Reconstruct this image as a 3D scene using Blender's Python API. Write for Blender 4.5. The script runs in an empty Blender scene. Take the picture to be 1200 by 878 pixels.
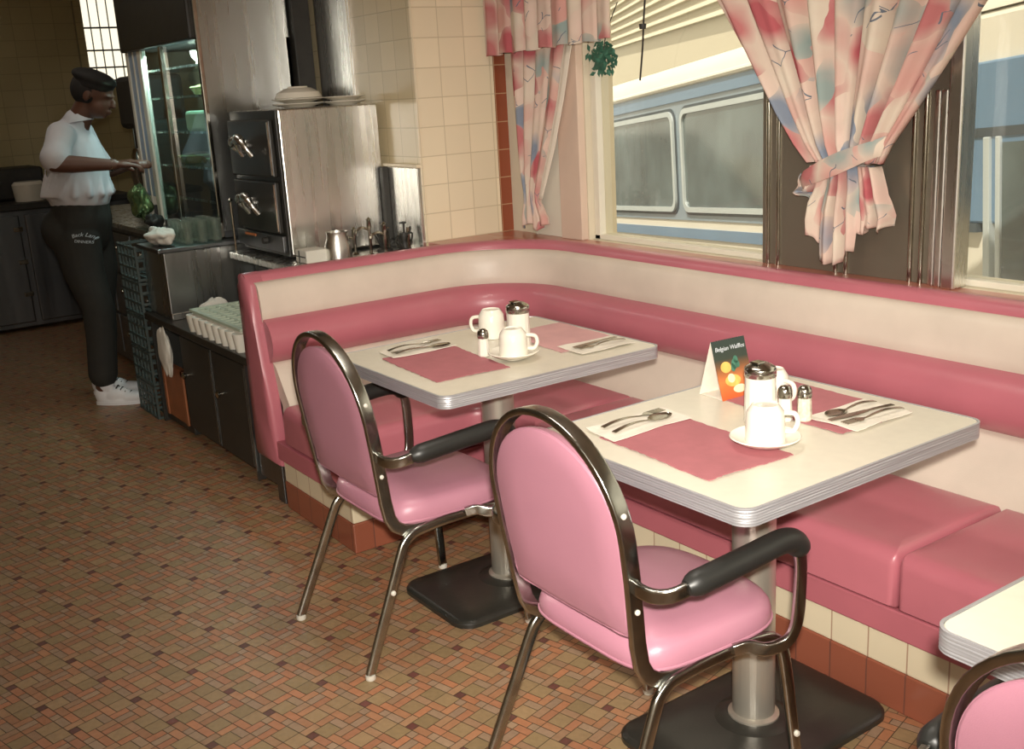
import bpy, math, random
from mathutils import Vector, Matrix
random.seed(7)
sc = bpy.context.scene
COL = sc.collection
PI = math.pi

# ------------------------------------------------------------------ materials
def lin(c):
    return tuple(((v/255.0)/12.92 if v/255.0 <= .04045 else ((v/255.0+.055)/1.055)**2.4) for v in c)

class NT:
    def __init__(s, name):
        s.m = bpy.data.materials.new(name); s.m.use_nodes = True
        s.t = s.m.node_tree; s.t.nodes.clear()
        s.out = s.n('ShaderNodeOutputMaterial')
    def n(s, typ, **kw):
        nd = s.t.nodes.new(typ)
        for k, v in kw.items():
            if k.startswith('i_'):
                nd.inputs[k[2:].replace('_', ' ')].default_value = v
            else: setattr(nd, k, v)
        return nd
    def l(s, a, b): s.t.links.new(a, b)

def rgba(c): return tuple(c) + (1.0,)

def principled(nt, col, rough=.5, metal=0., spec=.5, coat=0., **kw):
    b = nt.n('ShaderNodeBsdfPrincipled')
    b.inputs['Base Color'].default_value = rgba(col)
    b.inputs['Roughness'].default_value = rough
    b.inputs['Metallic'].default_value = metal
    b.inputs['Specular IOR Level'].default_value = spec
    b.inputs['Coat Weight'].default_value = coat
    for k, v in kw.items(): b.inputs[k.replace('_', ' ')].default_value = v
    nt.l(b.outputs[0], nt.out.inputs[0])
    return b

def mat(name, rgb, rough=.5, metal=0., spec=.5, coat=0., var=.06, scale=18., bump=0., bscale=200., **kw):
    """procedural surface: base colour broken up by noise, optional bump"""
    nt = NT(name); c = lin(rgb)
    b = principled(nt, c, rough, metal, spec, coat, **kw)
    tc = nt.n('ShaderNodeTexCoord')
    nz = nt.n('ShaderNodeTexNoise'); nz.inputs['Scale'].default_value = scale; nz.inputs['Detail'].default_value = 4
    nt.l(tc.outputs['Object'], nz.inputs['Vector'])
    r = nt.n('ShaderNodeValToRGB')
    r.color_ramp.elements[0].position = .3; r.color_ramp.elements[1].position = .7
    r.color_ramp.elements[0].color = rgba([v*(1-var) for v in c])
    r.color_ramp.elements[1].color = rgba([min(1, v*(1+var)) for v in c])
    nt.l(nz.outputs['Fac'], r.inputs[0]); nt.l(r.outputs[0], b.inputs['Base Color'])
    if bump:
        n2 = nt.n('ShaderNodeTexNoise'); n2.inputs['Scale'].default_value = bscale
        nt.l(tc.outputs['Object'], n2.inputs['Vector'])
        bp = nt.n('ShaderNodeBump'); bp.inputs['Strength'].default_value = bump; bp.inputs['Distance'].default_value = .002
        nt.l(n2.outputs['Fac'], bp.inputs['Height']); nt.l(bp.outputs[0], b.inputs['Normal'])
    return nt.m

def tile_mat(name, rgb, grout, w, h, axes, off=(0, 0), rough=.22, bump=.35, var=.05, mortar=.0022):
    nt = NT(name)
    b = principled(nt, lin(rgb), rough)
    tc = nt.n('ShaderNodeTexCoord'); sp = nt.n('ShaderNodeSeparateXYZ'); nt.l(tc.outputs['Object'], sp.inputs[0])
    cb = nt.n('ShaderNodeCombineXYZ')
    for k in (0, 1):
        ad = nt.n('ShaderNodeMath', operation='ADD'); ad.inputs[1].default_value = off[k]+50*(w, h)[k]
        nt.l(sp.outputs[axes[k]], ad.inputs[0]); nt.l(ad.outputs[0], cb.inputs[k])
    bt = nt.n('ShaderNodeTexBrick', offset=0.0, squash=1.0)
    bt.inputs['Scale'].default_value = 1; bt.inputs['Mortar Size'].default_value = mortar; bt.inputs['Mortar Smooth'].default_value = .1
    bt.inputs['Brick Width'].default_value = w; bt.inputs['Row Height'].default_value = h
    c = lin(rgb)
    bt.inputs['Color1'].default_value = rgba([v*(1-var) for v in c]); bt.inputs['Color2'].default_value = rgba([min(1, v*(1+var)) for v in c])
    bt.inputs['Mortar'].default_value = rgba(lin(grout))
    nt.l(cb.outputs[0], bt.inputs['Vector']); nt.l(bt.outputs['Color'], b.inputs['Base Color'])
    bp = nt.n('ShaderNodeBump', invert=True); bp.inputs['Strength'].default_value = bump; bp.inputs['Distance'].default_value = .002
    nz = nt.n('ShaderNodeTexNoise'); nz.inputs['Scale'].default_value = 9; nt.l(tc.outputs['Object'], nz.inputs['Vector'])
    mx = nt.n('ShaderNodeMath', operation='MULTIPLY_ADD'); mx.inputs[1].default_value = .6
    nt.l(nz.outputs['Fac'], mx.inputs[0]); nt.l(bt.outputs['Fac'], mx.inputs[2])
    nt.l(mx.outputs[0], bp.inputs['Height']); nt.l(bp.outputs[0], b.inputs['Normal'])
    return nt.m

def steel_mat(name, rgb=(170, 172, 170), rough=.28, wob=.25, stretch=(1, 1, .05), scale=30):
    nt = NT(name); b = principled(nt, lin(rgb), rough, 1.0)
    tc = nt.n('ShaderNodeTexCoord'); mp = nt.n('ShaderNodeMapping'); mp.inputs['Scale'].default_value = stretch
    nt.l(tc.outputs['Object'], mp.inputs[0])
    nz = nt.n('ShaderNodeTexNoise'); nz.inputs['Scale'].default_value = scale; nz.inputs['Detail'].default_value = 3
    nt.l(mp.outputs[0], nz.inputs['Vector'])
    mr = nt.n('ShaderNodeMapRange'); mr.inputs['To Min'].default_value = max(.03, rough-.1); mr.inputs['To Max'].default_value = rough+.12
    nt.l(nz.outputs['Fac'], mr.inputs[0]); nt.l(mr.outputs[0], b.inputs['Roughness'])
    n2 = nt.n('ShaderNodeTexNoise'); n2.inputs['Scale'].default_value = 5; nt.l(mp.outputs[0], n2.inputs['Vector'])
    bp = nt.n('ShaderNodeBump'); bp.inputs['Strength'].default_value = wob; bp.inputs['Distance'].default_value = .02
    nt.l(n2.outputs['Fac'], bp.inputs['Height']); nt.l(bp.outputs[0], b.inputs['Normal'])
    return nt.m

def glass_mat(name, tint=(235, 245, 242), fres=1.45, veil=0.04):
    nt = NT(name)
    tr = nt.n('ShaderNodeBsdfTransparent'); tr.inputs[0].default_value = rgba(lin(tint))
    gl = nt.n('ShaderNodeBsdfGlossy'); gl.inputs['Roughness'].default_value = .03
    fr = nt.n('ShaderNodeFresnel'); fr.inputs[0].default_value = fres
    ge = nt.n('ShaderNodeNewGeometry'); iv = nt.n('ShaderNodeMath', operation='SUBTRACT'); iv.inputs[0].default_value = 1; nt.l(ge.outputs['Backfacing'], iv.inputs[1])
    ml = nt.n('ShaderNodeMath', operation='MULTIPLY'); nt.l(fr.outputs[0], ml.inputs[0]); nt.l(iv.outputs[0], ml.inputs[1])
    mx = nt.n('ShaderNodeMixShader'); nt.l(ml.outputs[0], mx.inputs[0]); nt.l(tr.outputs[0], mx.inputs[1]); nt.l(gl.outputs[0], mx.inputs[2])
    df = nt.n('ShaderNodeBsdfDiffuse'); df.inputs[0].default_value = rgba(lin((220, 220, 215)))
    m2 = nt.n('ShaderNodeMixShader'); m2.inputs[0].default_value = veil  # pale diffuse share mixed over the clear glass so its edges show
    nt.l(mx.outputs[0], m2.inputs[1]); nt.l(df.outputs[0], m2.inputs[2]); nt.l(m2.outputs[0], nt.out.inputs[0])
    return nt.m

def emit_mat(name, rgb, strength):
    nt = NT(name); e = nt.n('ShaderNodeEmission'); e.inputs[0].default_value = rgba(lin(rgb)); e.inputs[1].default_value = strength
    nt.l(e.outputs[0], nt.out.inputs[0]); return nt.m

def floral_mat(name):
    nt = NT(name)
    uv = nt.n('ShaderNodeTexCoord')
    nz = nt.n('ShaderNodeTexNoise'); nz.inputs['Scale'].default_value = 7; nz.inputs['Detail'].default_value = 2
    nt.l(uv.outputs['UV'], nz.inputs['Vector'])
    mp = nt.n('ShaderNodeMixRGB', blend_type='ADD'); mp.inputs[0].default_value = .10
    nt.l(uv.outputs['UV'], mp.inputs[1]); nt.l(nz.outputs['Color'], mp.inputs[2])
    vo = nt.n('ShaderNodeTexVoronoi'); vo.inputs['Scale'].default_value = 8.5
    nt.l(mp.outputs[0], vo.inputs['Vector'])
    sp = nt.n('ShaderNodeSeparateColor'); nt.l(vo.outputs['Color'], sp.inputs[0])
    r = nt.n('ShaderNodeValToRGB'); cr = r.color_ramp; cr.interpolation = 'CONSTANT'
    cols = [(0, (238, 214, 200)), (.14, (204, 130, 130)), (.28, (232, 204, 190)), (.40, (146, 156, 172)), (.52, (222, 172, 162)), (.64, (232, 220, 202)), (.76, (160, 176, 172)), (.88, (196, 106, 112))]
    while len(cr.elements) < len(cols): cr.elements.new(.5)
    for e, (p, c) in zip(cr.elements, cols): e.position = p; e.color = rgba(lin(c))
    nt.l(sp.outputs[0], r.inputs[0])
    # petals fade toward their edges
    fd = nt.n('ShaderNodeMapRange'); fd.inputs['From Min'].default_value = .35; fd.inputs['From Max'].default_value = .8
    nt.l(vo.outputs['Distance'], fd.inputs[0])
    m1 = nt.n('ShaderNodeMixRGB'); m1.inputs[2].default_value = rgba(lin((226, 208, 192)))
    nt.l(fd.outputs[0], m1.inputs[0]); nt.l(r.outputs[0], m1.inputs[1])
    # broad washes
    n3 = nt.n('ShaderNodeTexNoise'); n3.inputs['Scale'].default_value = 5; n3.inputs['Detail'].default_value = 3; nt.l(uv.outputs['UV'], n3.inputs['Vector'])
    f3 = nt.n('ShaderNodeMapRange'); f3.inputs['From Min'].default_value = .5; f3.inputs['From Max'].default_value = .7; f3.inputs['To Max'].default_value = .7
    nt.l(n3.outputs['Fac'], f3.inputs[0])
    m2 = nt.n('ShaderNodeMixRGB'); m2.inputs[2].default_value = rgba(lin((220, 184, 172))); nt.l(f3.outputs[0], m2.inputs[0]); nt.l(m1.outputs[0], m2.inputs[1])
    # thin curling stems
    wv = nt.n('ShaderNodeTexVoronoi', feature='DISTANCE_TO_EDGE'); wv.inputs['Scale'].default_value = 6.3
    nt.l(mp.outputs[0], wv.inputs['Vector'])
    lt = nt.n('ShaderNodeMath', operation='LESS_THAN'); lt.inputs[1].default_value = .008; nt.l(wv.outputs['Distance'], lt.inputs[0])
    ng = nt.n('ShaderNodeTexNoise'); ng.inputs['Scale'].default_value = 10; nt.l(uv.outputs['UV'], ng.inputs['Vector'])
    gt = nt.n('ShaderNodeMath', operation='GREATER_THAN'); gt.inputs[1].default_value = .58; nt.l(ng.outputs['Fac'], gt.inputs[0])
    an = nt.n('ShaderNodeMath', operation='MULTIPLY'); nt.l(lt.outputs[0], an.inputs[0]); nt.l(gt.outputs[0], an.inputs[1])
    m3 = nt.n('ShaderNodeMixRGB'); m3.inputs[2].default_value = rgba(lin((120, 128, 140))); nt.l(an.outputs[0], m3.inputs[0]); nt.l(m2.outputs[0], m3.inputs[1])
    df = nt.n('ShaderNodeBsdfDiffuse'); tl = nt.n('ShaderNodeBsdfTranslucent'); mx = nt.n('ShaderNodeMixShader'); mx.inputs[0].default_value = .22
    nt.l(m3.outputs[0], df.inputs[0]); nt.l(m3.outputs[0], tl.inputs[0]); nt.l(df.outputs[0], mx.inputs[1]); nt.l(tl.outputs[0], mx.inputs[2])
    nt.l(mx.outputs[0], nt.out.inputs[0])
    return nt.m

M = {}
M['pink'] = mat('pink_vinyl', (178, 103, 114), .34, coat=.15, var=.05, scale=5, bump=.12, bscale=350)
M['pink_chair'] = mat('chair_pink_vinyl', (178, 124, 141), .36, var=.04, scale=6, bump=.2, bscale=500)
M['pink_dark'] = mat('skirt_pink_vinyl', (174, 98, 108), .45, var=.05, scale=5)
M['cream_vinyl'] = mat('cream_vinyl', (206, 192, 178), .42, var=.06, scale=6, bump=.15, bscale=300)
M['chrome'] = mat('chrome', (176, 172, 160), .14, 1.0, var=.1, scale=30)
M['bronze'] = mat('worn_chrome_tube', (178, 178, 172), .22, 1.0, var=.14, scale=25)
M['rubber'] = mat('black_rubber', (34, 34, 32), .42, var=.1)
M['glide'] = mat('white_plastic', (205, 200, 188), .5)
M['laminate'] = mat('cream_laminate', (214, 207, 190), .3, var=.025, scale=40)
M['band'] = steel_mat('ribbed_aluminium', (186, 186, 190), .42, .2, (1, 1, 30), 14)
M['column'] = steel_mat('brushed_steel_column', (192, 186, 174), .34, .05, (30, 30, .5), 10)
M['blackiron'] = mat('black_cast_iron', (43, 42, 38), .33, var=.15, scale=12, bump=.15, bscale=60)
M['steel'] = steel_mat('stainless_steel')
M['steel_dull'] = steel_mat('dull_stainless', (120, 122, 124), .36, .3)
M['steel_bright'] = steel_mat('flash_lit_stainless', (222, 221, 216), .27, .3)  # lighter copy of the stainless, flash bounce put into its colour
M['black_enamel'] = mat('black_enamel', (43, 42, 38), .38, var=.2)
M['black_cab'] = mat('black_laminate', (43, 42, 38), .45, var=.12, scale=10)
M['dark'] = mat('dark_plastic', (46, 44, 40), .55, var=.2)
M['white'] = mat('white_china', (226, 220, 206), .2, coat=.3, var=.02)
M['white_cloth'] = mat('white_cloth', (214, 210, 200), .9, var=.06, bump=.5, bscale=120)
M['paper'] = mat('white_paper', (226, 218, 204), .8, var=.03, scale=60, bump=.2, bscale=150)
M['mat'] = mat('rose_paper', (172, 104, 110), .75, var=.05, scale=30)
M['mat_glare'] = mat('rose_paper_glare', (204, 156, 156), .7, var=.07, scale=12)  # paler copy of the rose paper, washed-out glare put into its colour
M['sugar'] = mat('sugar_glass', (224, 219, 206), .15, coat=.8, var=.02)
M['pepper'] = mat('ground_pepper_glass', (206, 196, 176), .12, coat=.8, var=.2, scale=120)
M['silver'] = mat('flatware_steel', (170, 165, 152), .2, 1.0, var=.1)
M['lid'] = mat('shaker_lid_chrome', (178, 176, 168), .18, 1.0, var=.1)
TW, TH = .126, .1215
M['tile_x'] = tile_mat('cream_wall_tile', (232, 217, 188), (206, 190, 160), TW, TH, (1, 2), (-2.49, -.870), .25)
M['tile_y'] = tile_mat('cream_wall_tile_shaded', (216, 200, 164), (192, 176, 144), TW, TH, (0, 2), (0, -.870), .22)  # darker copy of the cream tile, shade of this face put into its colour
M['tile_brown'] = tile_mat('brown_wall_tile', (140, 74, 50), (176, 140, 108), TW, TH, (1, 2), (-2.89, -.870), .2)
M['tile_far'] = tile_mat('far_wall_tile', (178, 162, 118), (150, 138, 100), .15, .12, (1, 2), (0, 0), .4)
M['base_cream_x'] = tile_mat('plinth_cream_tile', (214, 200, 172), (170, 140, 118), .110, .2, (0, 2), (0, 0), .3)
M['base_cream_y'] = tile_mat('plinth_cream_tile_side', (214, 200, 172), (170, 140, 118), .110, .2, (1, 2), (0, 0), .3)
M['base_brown_x'] = tile_mat('plinth_brown_tile', (142, 82, 62), (110, 70, 58), .110, .3, (0, 2), (0, 0), .25)
M['base_brown_y'] = tile_mat('plinth_brown_tile_side', (142, 82, 62), (110, 70, 58), .110, .3, (1, 2), (0, 0), .25)
M['ledge'] = mat('pink_ledge', (176, 106, 88), .3, coat=.3, var=.08, scale=6)
M['ceiling'] = mat('ceiling_paint', (190, 180, 160), .9)
M['plaster'] = mat('warm_wall_paint', (212, 202, 180), .85, var=.04, scale=3)
M['white_trim'] = mat('white_painted_trim', (220, 214, 198), .5, var=.03, scale=3)
M['pinkwood'] = mat('pinkish_jamb', (214, 190, 172), .5, var=.06, scale=4)
M['floral'] = floral_mat('floral_curtain_cloth')
M['lining'] = mat('white_curtain_lining', (226, 216, 200), .9, var=.03)
M['glass'] = glass_mat('window_glass', (246, 244, 236))
M['case_glass'] = glass_mat('case_glass', (205, 225, 225), 1.5, .03)
M['cup_glass'] = glass_mat('tumbler_glass', (225, 238, 230), 1.6, .09)
M['skin'] = mat('dark_brown_skin', (92, 60, 46), .5, var=.06)
M['hair'] = mat('black_hair', (28, 25, 23), .8, var=.2)
M['shirt'] = mat('white_shirt', (198, 198, 204), .85, var=.04, scale=8, bump=.2, bscale=60)
M['trousers'] = mat('black_trousers', (43, 42, 38), .85, var=.1)
M['shoe'] = mat('white_sneaker', (232, 233, 236), .5, var=.03)
M['print_white'] = mat('white_print', (190, 196, 200), .7, var=.02)
M['crate'] = mat('grey_green_crate', (70, 82, 80), .5, var=.15)
M['wood'] = mat('orange_wood', (150, 92, 58), .5, var=.2, scale=8)
M['grid_green'] = mat('pale_green_plastic', (176, 188, 168), .5, var=.04)
M['tub'] = mat('white_plastic_tub', (214, 210, 198), .45, var=.02)
M['green_foil'] = mat('green_foil', (130, 160, 110), .22, .7, var=.4, scale=40)
M['bus_blue'] = mat('bus_blue_paint', (96, 128, 160), .35, coat=.3, var=.06, scale=2)
M['bus_band'] = mat('bus_grey_blue_paint', (126, 144, 160), .35, coat=.3, var=.06, scale=2)
M['bus_white'] = mat('bus_white_paint', (214, 210, 200), .4, var=.03, scale=2)
M['bus_grey'] = mat('bus_grey_trim', (188, 198, 204), .4, .3, var=.05, scale=3)
M['bus_glass'] = mat('bus_tinted_glass', (80, 94, 98), .08, spec=.8, var=.45, scale=2.2)
M['bus_dark'] = mat('bus_dark_interior', (62, 72, 80), .6, var=.3, scale=2)
M['tan'] = mat('tan_stripe', (206, 178, 140), .5)
M['asphalt'] = mat('asphalt', (110, 108, 104), .9, var=.1, bump=.4, bscale=80)
M['sidewalk'] = mat('sidewalk_concrete', (180, 174, 160), .9, var=.06, scale=4)
M['siding'] = mat('cream_siding', (200, 192, 172), .7, var=.03)
M['siding_dark'] = mat('siding_shadow_gap', (92, 88, 74), .8)
M['leaf'] = mat('dark_green_leaf', (64, 112, 92), .55, var=.3, scale=30)
M['pilaster'] = steel_mat('dark_mirror_stainless', (128, 120, 106), .34, .4, (1, 1, .3), 4)
for k_, v_ in (('band', .6), ('column', .75)): M[k_].node_tree.nodes['Principled BSDF'].inputs['Metallic'].default_value = v_
M['pilaster'].node_tree.nodes['Principled BSDF'].inputs['Metallic'].default_value = .55
M['card_print'] = None
def card_mat():
    nt = NT('printed_card'); b = principled(nt, (1, 1, 1), .35)
    tc = nt.n('ShaderNodeTexCoord'); sp = nt.n('ShaderNodeSeparateXYZ'); nt.l(tc.outputs['UV'], sp.inputs[0])
    r = nt.n('ShaderNodeValToRGB'); cr = r.color_ramp
    for p, c in [(.0, (196, 92, 50)), (.3, (206, 120, 66)), (.55, (110, 74, 46)), (.68, (46, 56, 46)), (1, (38, 52, 48))]:
        if p in (0, 1): e = cr.elements[0 if p == 0 else -1]
        else: e = cr.elements.new(p)
        e.position = p; e.color = rgba(lin(c))
    nt.l(sp.outputs[1], r.inputs[0]); nt.l(r.outputs[0], b.inputs['Base Color'])
    return nt.m
M['card_print'] = card_mat()
M['waffle'] = mat('waffle_print', (232, 176, 92), .4, var=.2, scale=60)
M['egg'] = mat('cream_print', (240, 220, 180), .4, var=.05)
M['pie'] = mat('pie_crust', (190, 160, 100), .6, var=.2, scale=30)
M['pie_red'] = mat('cherry_filling', (120, 50, 40), .4, var=.3, scale=40)
M['orange'] = mat('orange_plastic', (190, 110, 60), .5)
M['pale_blue'] = mat('pale_blue_enamel', (165, 190, 218), .3, coat=.4, var=.08, scale=3)

# ------------------------------------------------------------------ mesh builder
class MB:
    def __init__(s): s.v = []; s.f = []; s.uv = None
    def add(s, vs, fs):
        o = len(s.v); s.v += [tuple(v) for v in vs]; s.f += [tuple(i+o for i in f) for f in fs]; return s
    def box(s, x0, x1, y0, y1, z0, z1, mtx=None):
        vs = [Vector((x, y, z)) for z in (z0, z1) for y in (y0, y1) for x in (x0, x1)]
        if mtx: vs = [mtx @ v for v in vs]
        return s.add(vs, [(0, 2, 3, 1), (4, 5, 7, 6), (0, 1, 5, 4), (2, 6, 7, 3), (0, 4, 6, 2), (1, 3, 7, 5)])
    def rings(s, rings, closed=True, cap0=True, cap1=True, loop=False):
        n = len(rings[0]); vs = [v for r in rings for v in r]; fs = []
        m = len(rings)
        for i in range(m if loop else m-1):
            a = i*n; b = ((i+1) % m)*n
            for j in range(n if closed else n-1):
                k = (j+1) % n
                fs.append((a+j, a+k, b+k, b+j))
        if cap0 and not loop: fs.append(tuple(range(n-1, -1, -1)))
        if cap1 and not loop: fs.append(tuple((m-1)*n+j for j in range(n)))
        return s.add(vs, fs)
    def lathe(s, prof, c=(0, 0, 0), n=32, cap=True, axis='z', mtx=None):
        rs = []
        for r, z in prof:
            ring = []
            for k in range(n):
                a = 2*PI*k/n
                p = Vector((r*math.cos(a), r*math.sin(a), z))
                if axis == 'x': p = Vector((z, r*math.cos(a), r*math.sin(a)))
                if axis == 'y': p = Vector((r*math.sin(a), z, r*math.cos(a)))
                if mtx: p = mtx @ p
                ring.append(p+Vector(c))
            rs.append(ring)
        return s.rings(rs, cap0=cap, cap1=cap)
    def tube(s, pts, r, n=12, cap=True):
        pts = [Vector(p) for p in pts]; rr = r if isinstance(r, (list, tuple)) else [r]*len(pts)
        T = []
        for i in range(len(pts)):
            a = pts[max(0, i-1)]; b = pts[min(len(pts)-1, i+1)]; T.append((b-a).normalized())
        up = Vector((0, 0, 1)) if abs(T[0].z) < .9 else Vector((1, 0, 0))
        N = (up - T[0]*up.dot(T[0])).normalized(); rs = []
        for p, t, q in zip(pts, T, rr):
            N = (N - t*N.dot(t)).normalized(); B = t.cross(N)
            rs.append([p+(N*math.cos(2*PI*k/n)+B*math.sin(2*PI*k/n))*q for k in range(n)])
        return s.rings(rs, cap0=cap, cap1=cap)
    def strap(s, pts, nrm, wide, thin, n=14, p=3.2):
        """flattened tube: nrm[i] is the thin direction at each point"""
        pts = [Vector(q) for q in pts]; rs = []
        for i, q in enumerate(pts):
            t = (pts[min(len(pts)-1, i+1)]-pts[max(0, i-1)]).normalized()
            N = Vector(nrm[i]); N = (N-t*N.dot(t)).normalized(); W = t.cross(N)
            ring = []
            for k in range(n):
                a = 2*PI*k/n; ca, sa = math.cos(a), math.sin(a)
                ring.append(q+W*(wide/2*abs(ca)**(2/p)*(1 if ca > 0 else -1))+N*(thin/2*abs(sa)**(2/p)*(1 if sa > 0 else -1)))
            rs.append(ring)
        return s.rings(rs)
    def pad(s, outline, levels, to3):
        """outline: 2D loop, levels: (scale, height) rings closing to a centre; to3 maps (u, v, h) to 3D"""
        cu = sum(p[0] for p in outline)/len(outline); cv = sum(p[1] for p in outline)/len(outline)
        rs = []
        for sc_, h in levels:
            rs.append([Vector(to3(cu+(u-cu)*sc_, cv+(v-cv)*sc_, h)) for u, v in outline])
        return s.rings(rs)
    def build(s, name, m, parent=None, loc=None, smooth=True, angle=35, bevel=0, seg=2, uvs=None):
        me = bpy.data.meshes.new(name); me.from_pydata(s.v, [], s.f)
        if uvs:
            ul = me.uv_layers.new(name='UVMap')
            for lp in me.loops: ul.data[lp.index].uv = uvs[lp.vertex_index]
        me.materials.append(m if not isinstance(m, str) else M[m]); me.update()
        if smooth:
            me.shade_smooth()
            me.set_sharp_from_angle(angle=math.radians(angle))
        o = bpy.data.objects.new(name, me); COL.objects.link(o)
        if parent: o.parent = parent
        if loc is not None: o.location = loc
        if bevel:
            b = o.modifiers.new('Bevel', 'BEVEL'); b.width = bevel; b.segments = seg; b.limit_method = 'ANGLE'; b.angle_limit = math.radians(40)
            b.harden_normals = False
        return o

def thing(name, label, cat, loc=(0, 0, 0), rz=0, group=None):
    o = bpy.data.objects.new(name, None); o.empty_display_size = .05; COL.objects.link(o)
    o.location = loc; o.rotation_euler = (0, 0, rz); o['label'] = label; o['category'] = cat
    if group: o['group'] = group
    return o
def tag(o, label, cat, group=None, kind=None):
    o['label'] = label; o['category'] = cat
    if group: o['group'] = group
    if kind: o['kind'] = kind
    return o
def struct(o): o['kind'] = 'structure'; return o
def plab(o, l): o['label'] = l; return o
def dup(root, loc, rz=None, label=None, group=None):
    r = root.copy(); COL.objects.link(r); r.location = loc
    if rz is not None: r.rotation_euler = (0, 0, rz)
    if label: r['label'] = label
    if group: r['group'] = group
    def rec(a, b):
        for ch in list(a.children):
            if ch == b: continue
            c = ch.copy(); COL.objects.link(c); c.parent = b; rec(ch, c)
    rec(root, r)
    return r
def lerp(a, b, t): return a+(b-a)*t
def smooth_path(pts, n=6):
    """Catmull-Rom through points"""
    P = [Vector(p) for p in pts]; out = []
    for i in range(len(P)-1):
        p0 = P[max(0, i-1)]; p1 = P[i]; p2 = P[i+1]; p3 = P[min(len(P)-1, i+2)]
        for k in range(n):
            t = k/n
            out.append(.5*((2*p1)+(-p0+p2)*t+(2*p0-5*p1+4*p2-p3)*t*t+(-p0+3*p1-3*p2+p3)*t**3))
    out.append(P[-1]); return out

# ------------------------------------------------------------------ camera
cam_d = bpy.data.cameras.new('camera'); cam = bpy.data.objects.new('camera', cam_d); COL.objects.link(cam)
R = Matrix(((0.57271427, -0.18148931, 0.79941228), (0.81789443, 0.19217454, -0.54232615), (-0.05520029, 0.96443278, 0.25850019)))
cam.matrix_world = Matrix.Translation((0.05523209, 0.14205467, 1.50562928)) @ R.to_4x4()
cam_d.sensor_width = 36; cam_d.lens = 1261.3/1200*36; cam_d.clip_start = .05
sc.camera = cam
CAM = Vector(cam.matrix_world.translation)

# ------------------------------------------------------------------ floor: mosaic of 1, 2 and 4 unit tiles round a dark square
def floor():
    U = .02457; th = math.radians(14.5); ex = Vector((math.cos(th), math.sin(th))); ey = Vector((-math.sin(th), math.cos(th)))
    ox, oy = -2.254, 1.334
    cell = [(0, 0, 1, 1, 'd'), (0, 1, 2, 2, 's'), (4, 2, 2, 2, 's'), (6, 5, 2, 2, 's'), (4, 5, 2, 2, 's'),
            (1, 0, 2, 1, 'o'), (0, 3, 2, 1, 't'), (2, 1, 2, 1, 'o'), (2, 2, 1, 2, 'p'), (3, 2, 1, 2, 'o'), (6, 2, 1, 2, 'o'), (6, 0, 1, 2, 'p'),
            (4, 0, 2, 1, 't'), (4, 1, 2, 1, 'o'), (3, 0, 1, 1, 't'), (6, 4, 2, 1, 'o'), (4, 4, 2, 1, 'p'), (1, 4, 1, 2, 'o'), (1, 6, 1, 1, 't'),
            (2, 4, 1, 2, 't'), (3, 4, 1, 2, 'o'), (2, 6, 2, 1, 'o'), (2, 3, 0, 0, 'x')]
    pal = {'d': [(108, 66, 58), (100, 64, 56)], 's': [(148, 124, 90), (142, 120, 86), (152, 126, 92)], 'o': [(168, 115, 82), (162, 112, 82), (166, 119, 86), (156, 113, 82)],
           't': [(154, 128, 102), (150, 124, 100)], 'p': [(160, 124, 92), (152, 120, 92)]}
    x0, x1, y0, y1 = -9.0, 2.6, -2.6, 3.0
    vs = []; fs = []; cols = []; g = .0011
    # base (grout) plane
    vs += [(x0, y0, -.0012), (x1, y0, -.0012), (x1, y1, -.0012), (x0, y1, -.0012)]; fs.append((0, 1, 2, 3)); cols.append(lin((80, 66, 50)))
    rnd = random.Random(3)
    n = 70
    for i in range(-n, n):
        for j in range(-n, n):
            c = Vector((ox, oy))+ex*(7*U*i)+ey*(7*U*j)
            if not (x0-.2 < c.x < x1 and y0-.2 < c.y < y1): continue
            for (a, b, w, h, k) in cell:
                if k == 'x': continue
                q = []
                for (p_, r_) in ((a*U+g, b*U+g), ((a+w)*U-g, b*U+g), ((a+w)*U-g, (b+h)*U-g), (a*U+g, (b+h)*U-g)):
                    p = c+ex*(p_-U/2)+ey*(r_-U/2); q.append((p.x, p.y, 0))
                if all(x0 < p[0] < x1 and y0 < p[1] < y1 for p in q):
                    o = len(vs); vs += q; fs.append((o, o+1, o+2, o+3))
                    base = rnd.choice(pal[k]); f = rnd.uniform(.9, 1.08)
                    cols.append(tuple(v*f for v in lin(base)))
    me = bpy.data.meshes.new('floor'); me.from_pydata(vs, [], fs)
    at = me.color_attributes.new('tile_colour', 'FLOAT_COLOR', 'CORNER')
    buf = []
    for f, c in zip(fs, cols): buf += [c[0], c[1], c[2], 1.0]*len(f)
    at.data.foreach_set('color', buf)
    nt = NT('mosaic_floor_tile'); b = principled(nt, (1, 1, 1), .42)
    a = nt.n('ShaderNodeAttribute', attribute_name='tile_colour')
    tc = nt.n('ShaderNodeTexCoord'); nz = nt.n('ShaderNodeTexNoise'); nz.inputs['Scale'].default_value = 60; nz.inputs['Detail'].default_value = 5
    nt.l(tc.outputs['Object'], nz.inputs['Vector'])
    mr = nt.n('ShaderNodeMapRange'); mr.inputs['To Min'].default_value = .8; mr.inputs['To Max'].default_value = 1.2; nt.l(nz.outputs['Fac'], mr.inputs[0])
    mm = nt.n('ShaderNodeVectorMath', operation='SCALE'); nt.l(a.outputs['Color'], mm.inputs[0]); nt.l(mr.outputs[0], mm.inputs['Scale'])
    nt.l(mm.outputs[0], b.inputs['Base Color'])
    me.materials.append(nt.m)
    o = bpy.data.objects.new('floor', me); COL.objects.link(o); struct(o)
floor()

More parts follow.
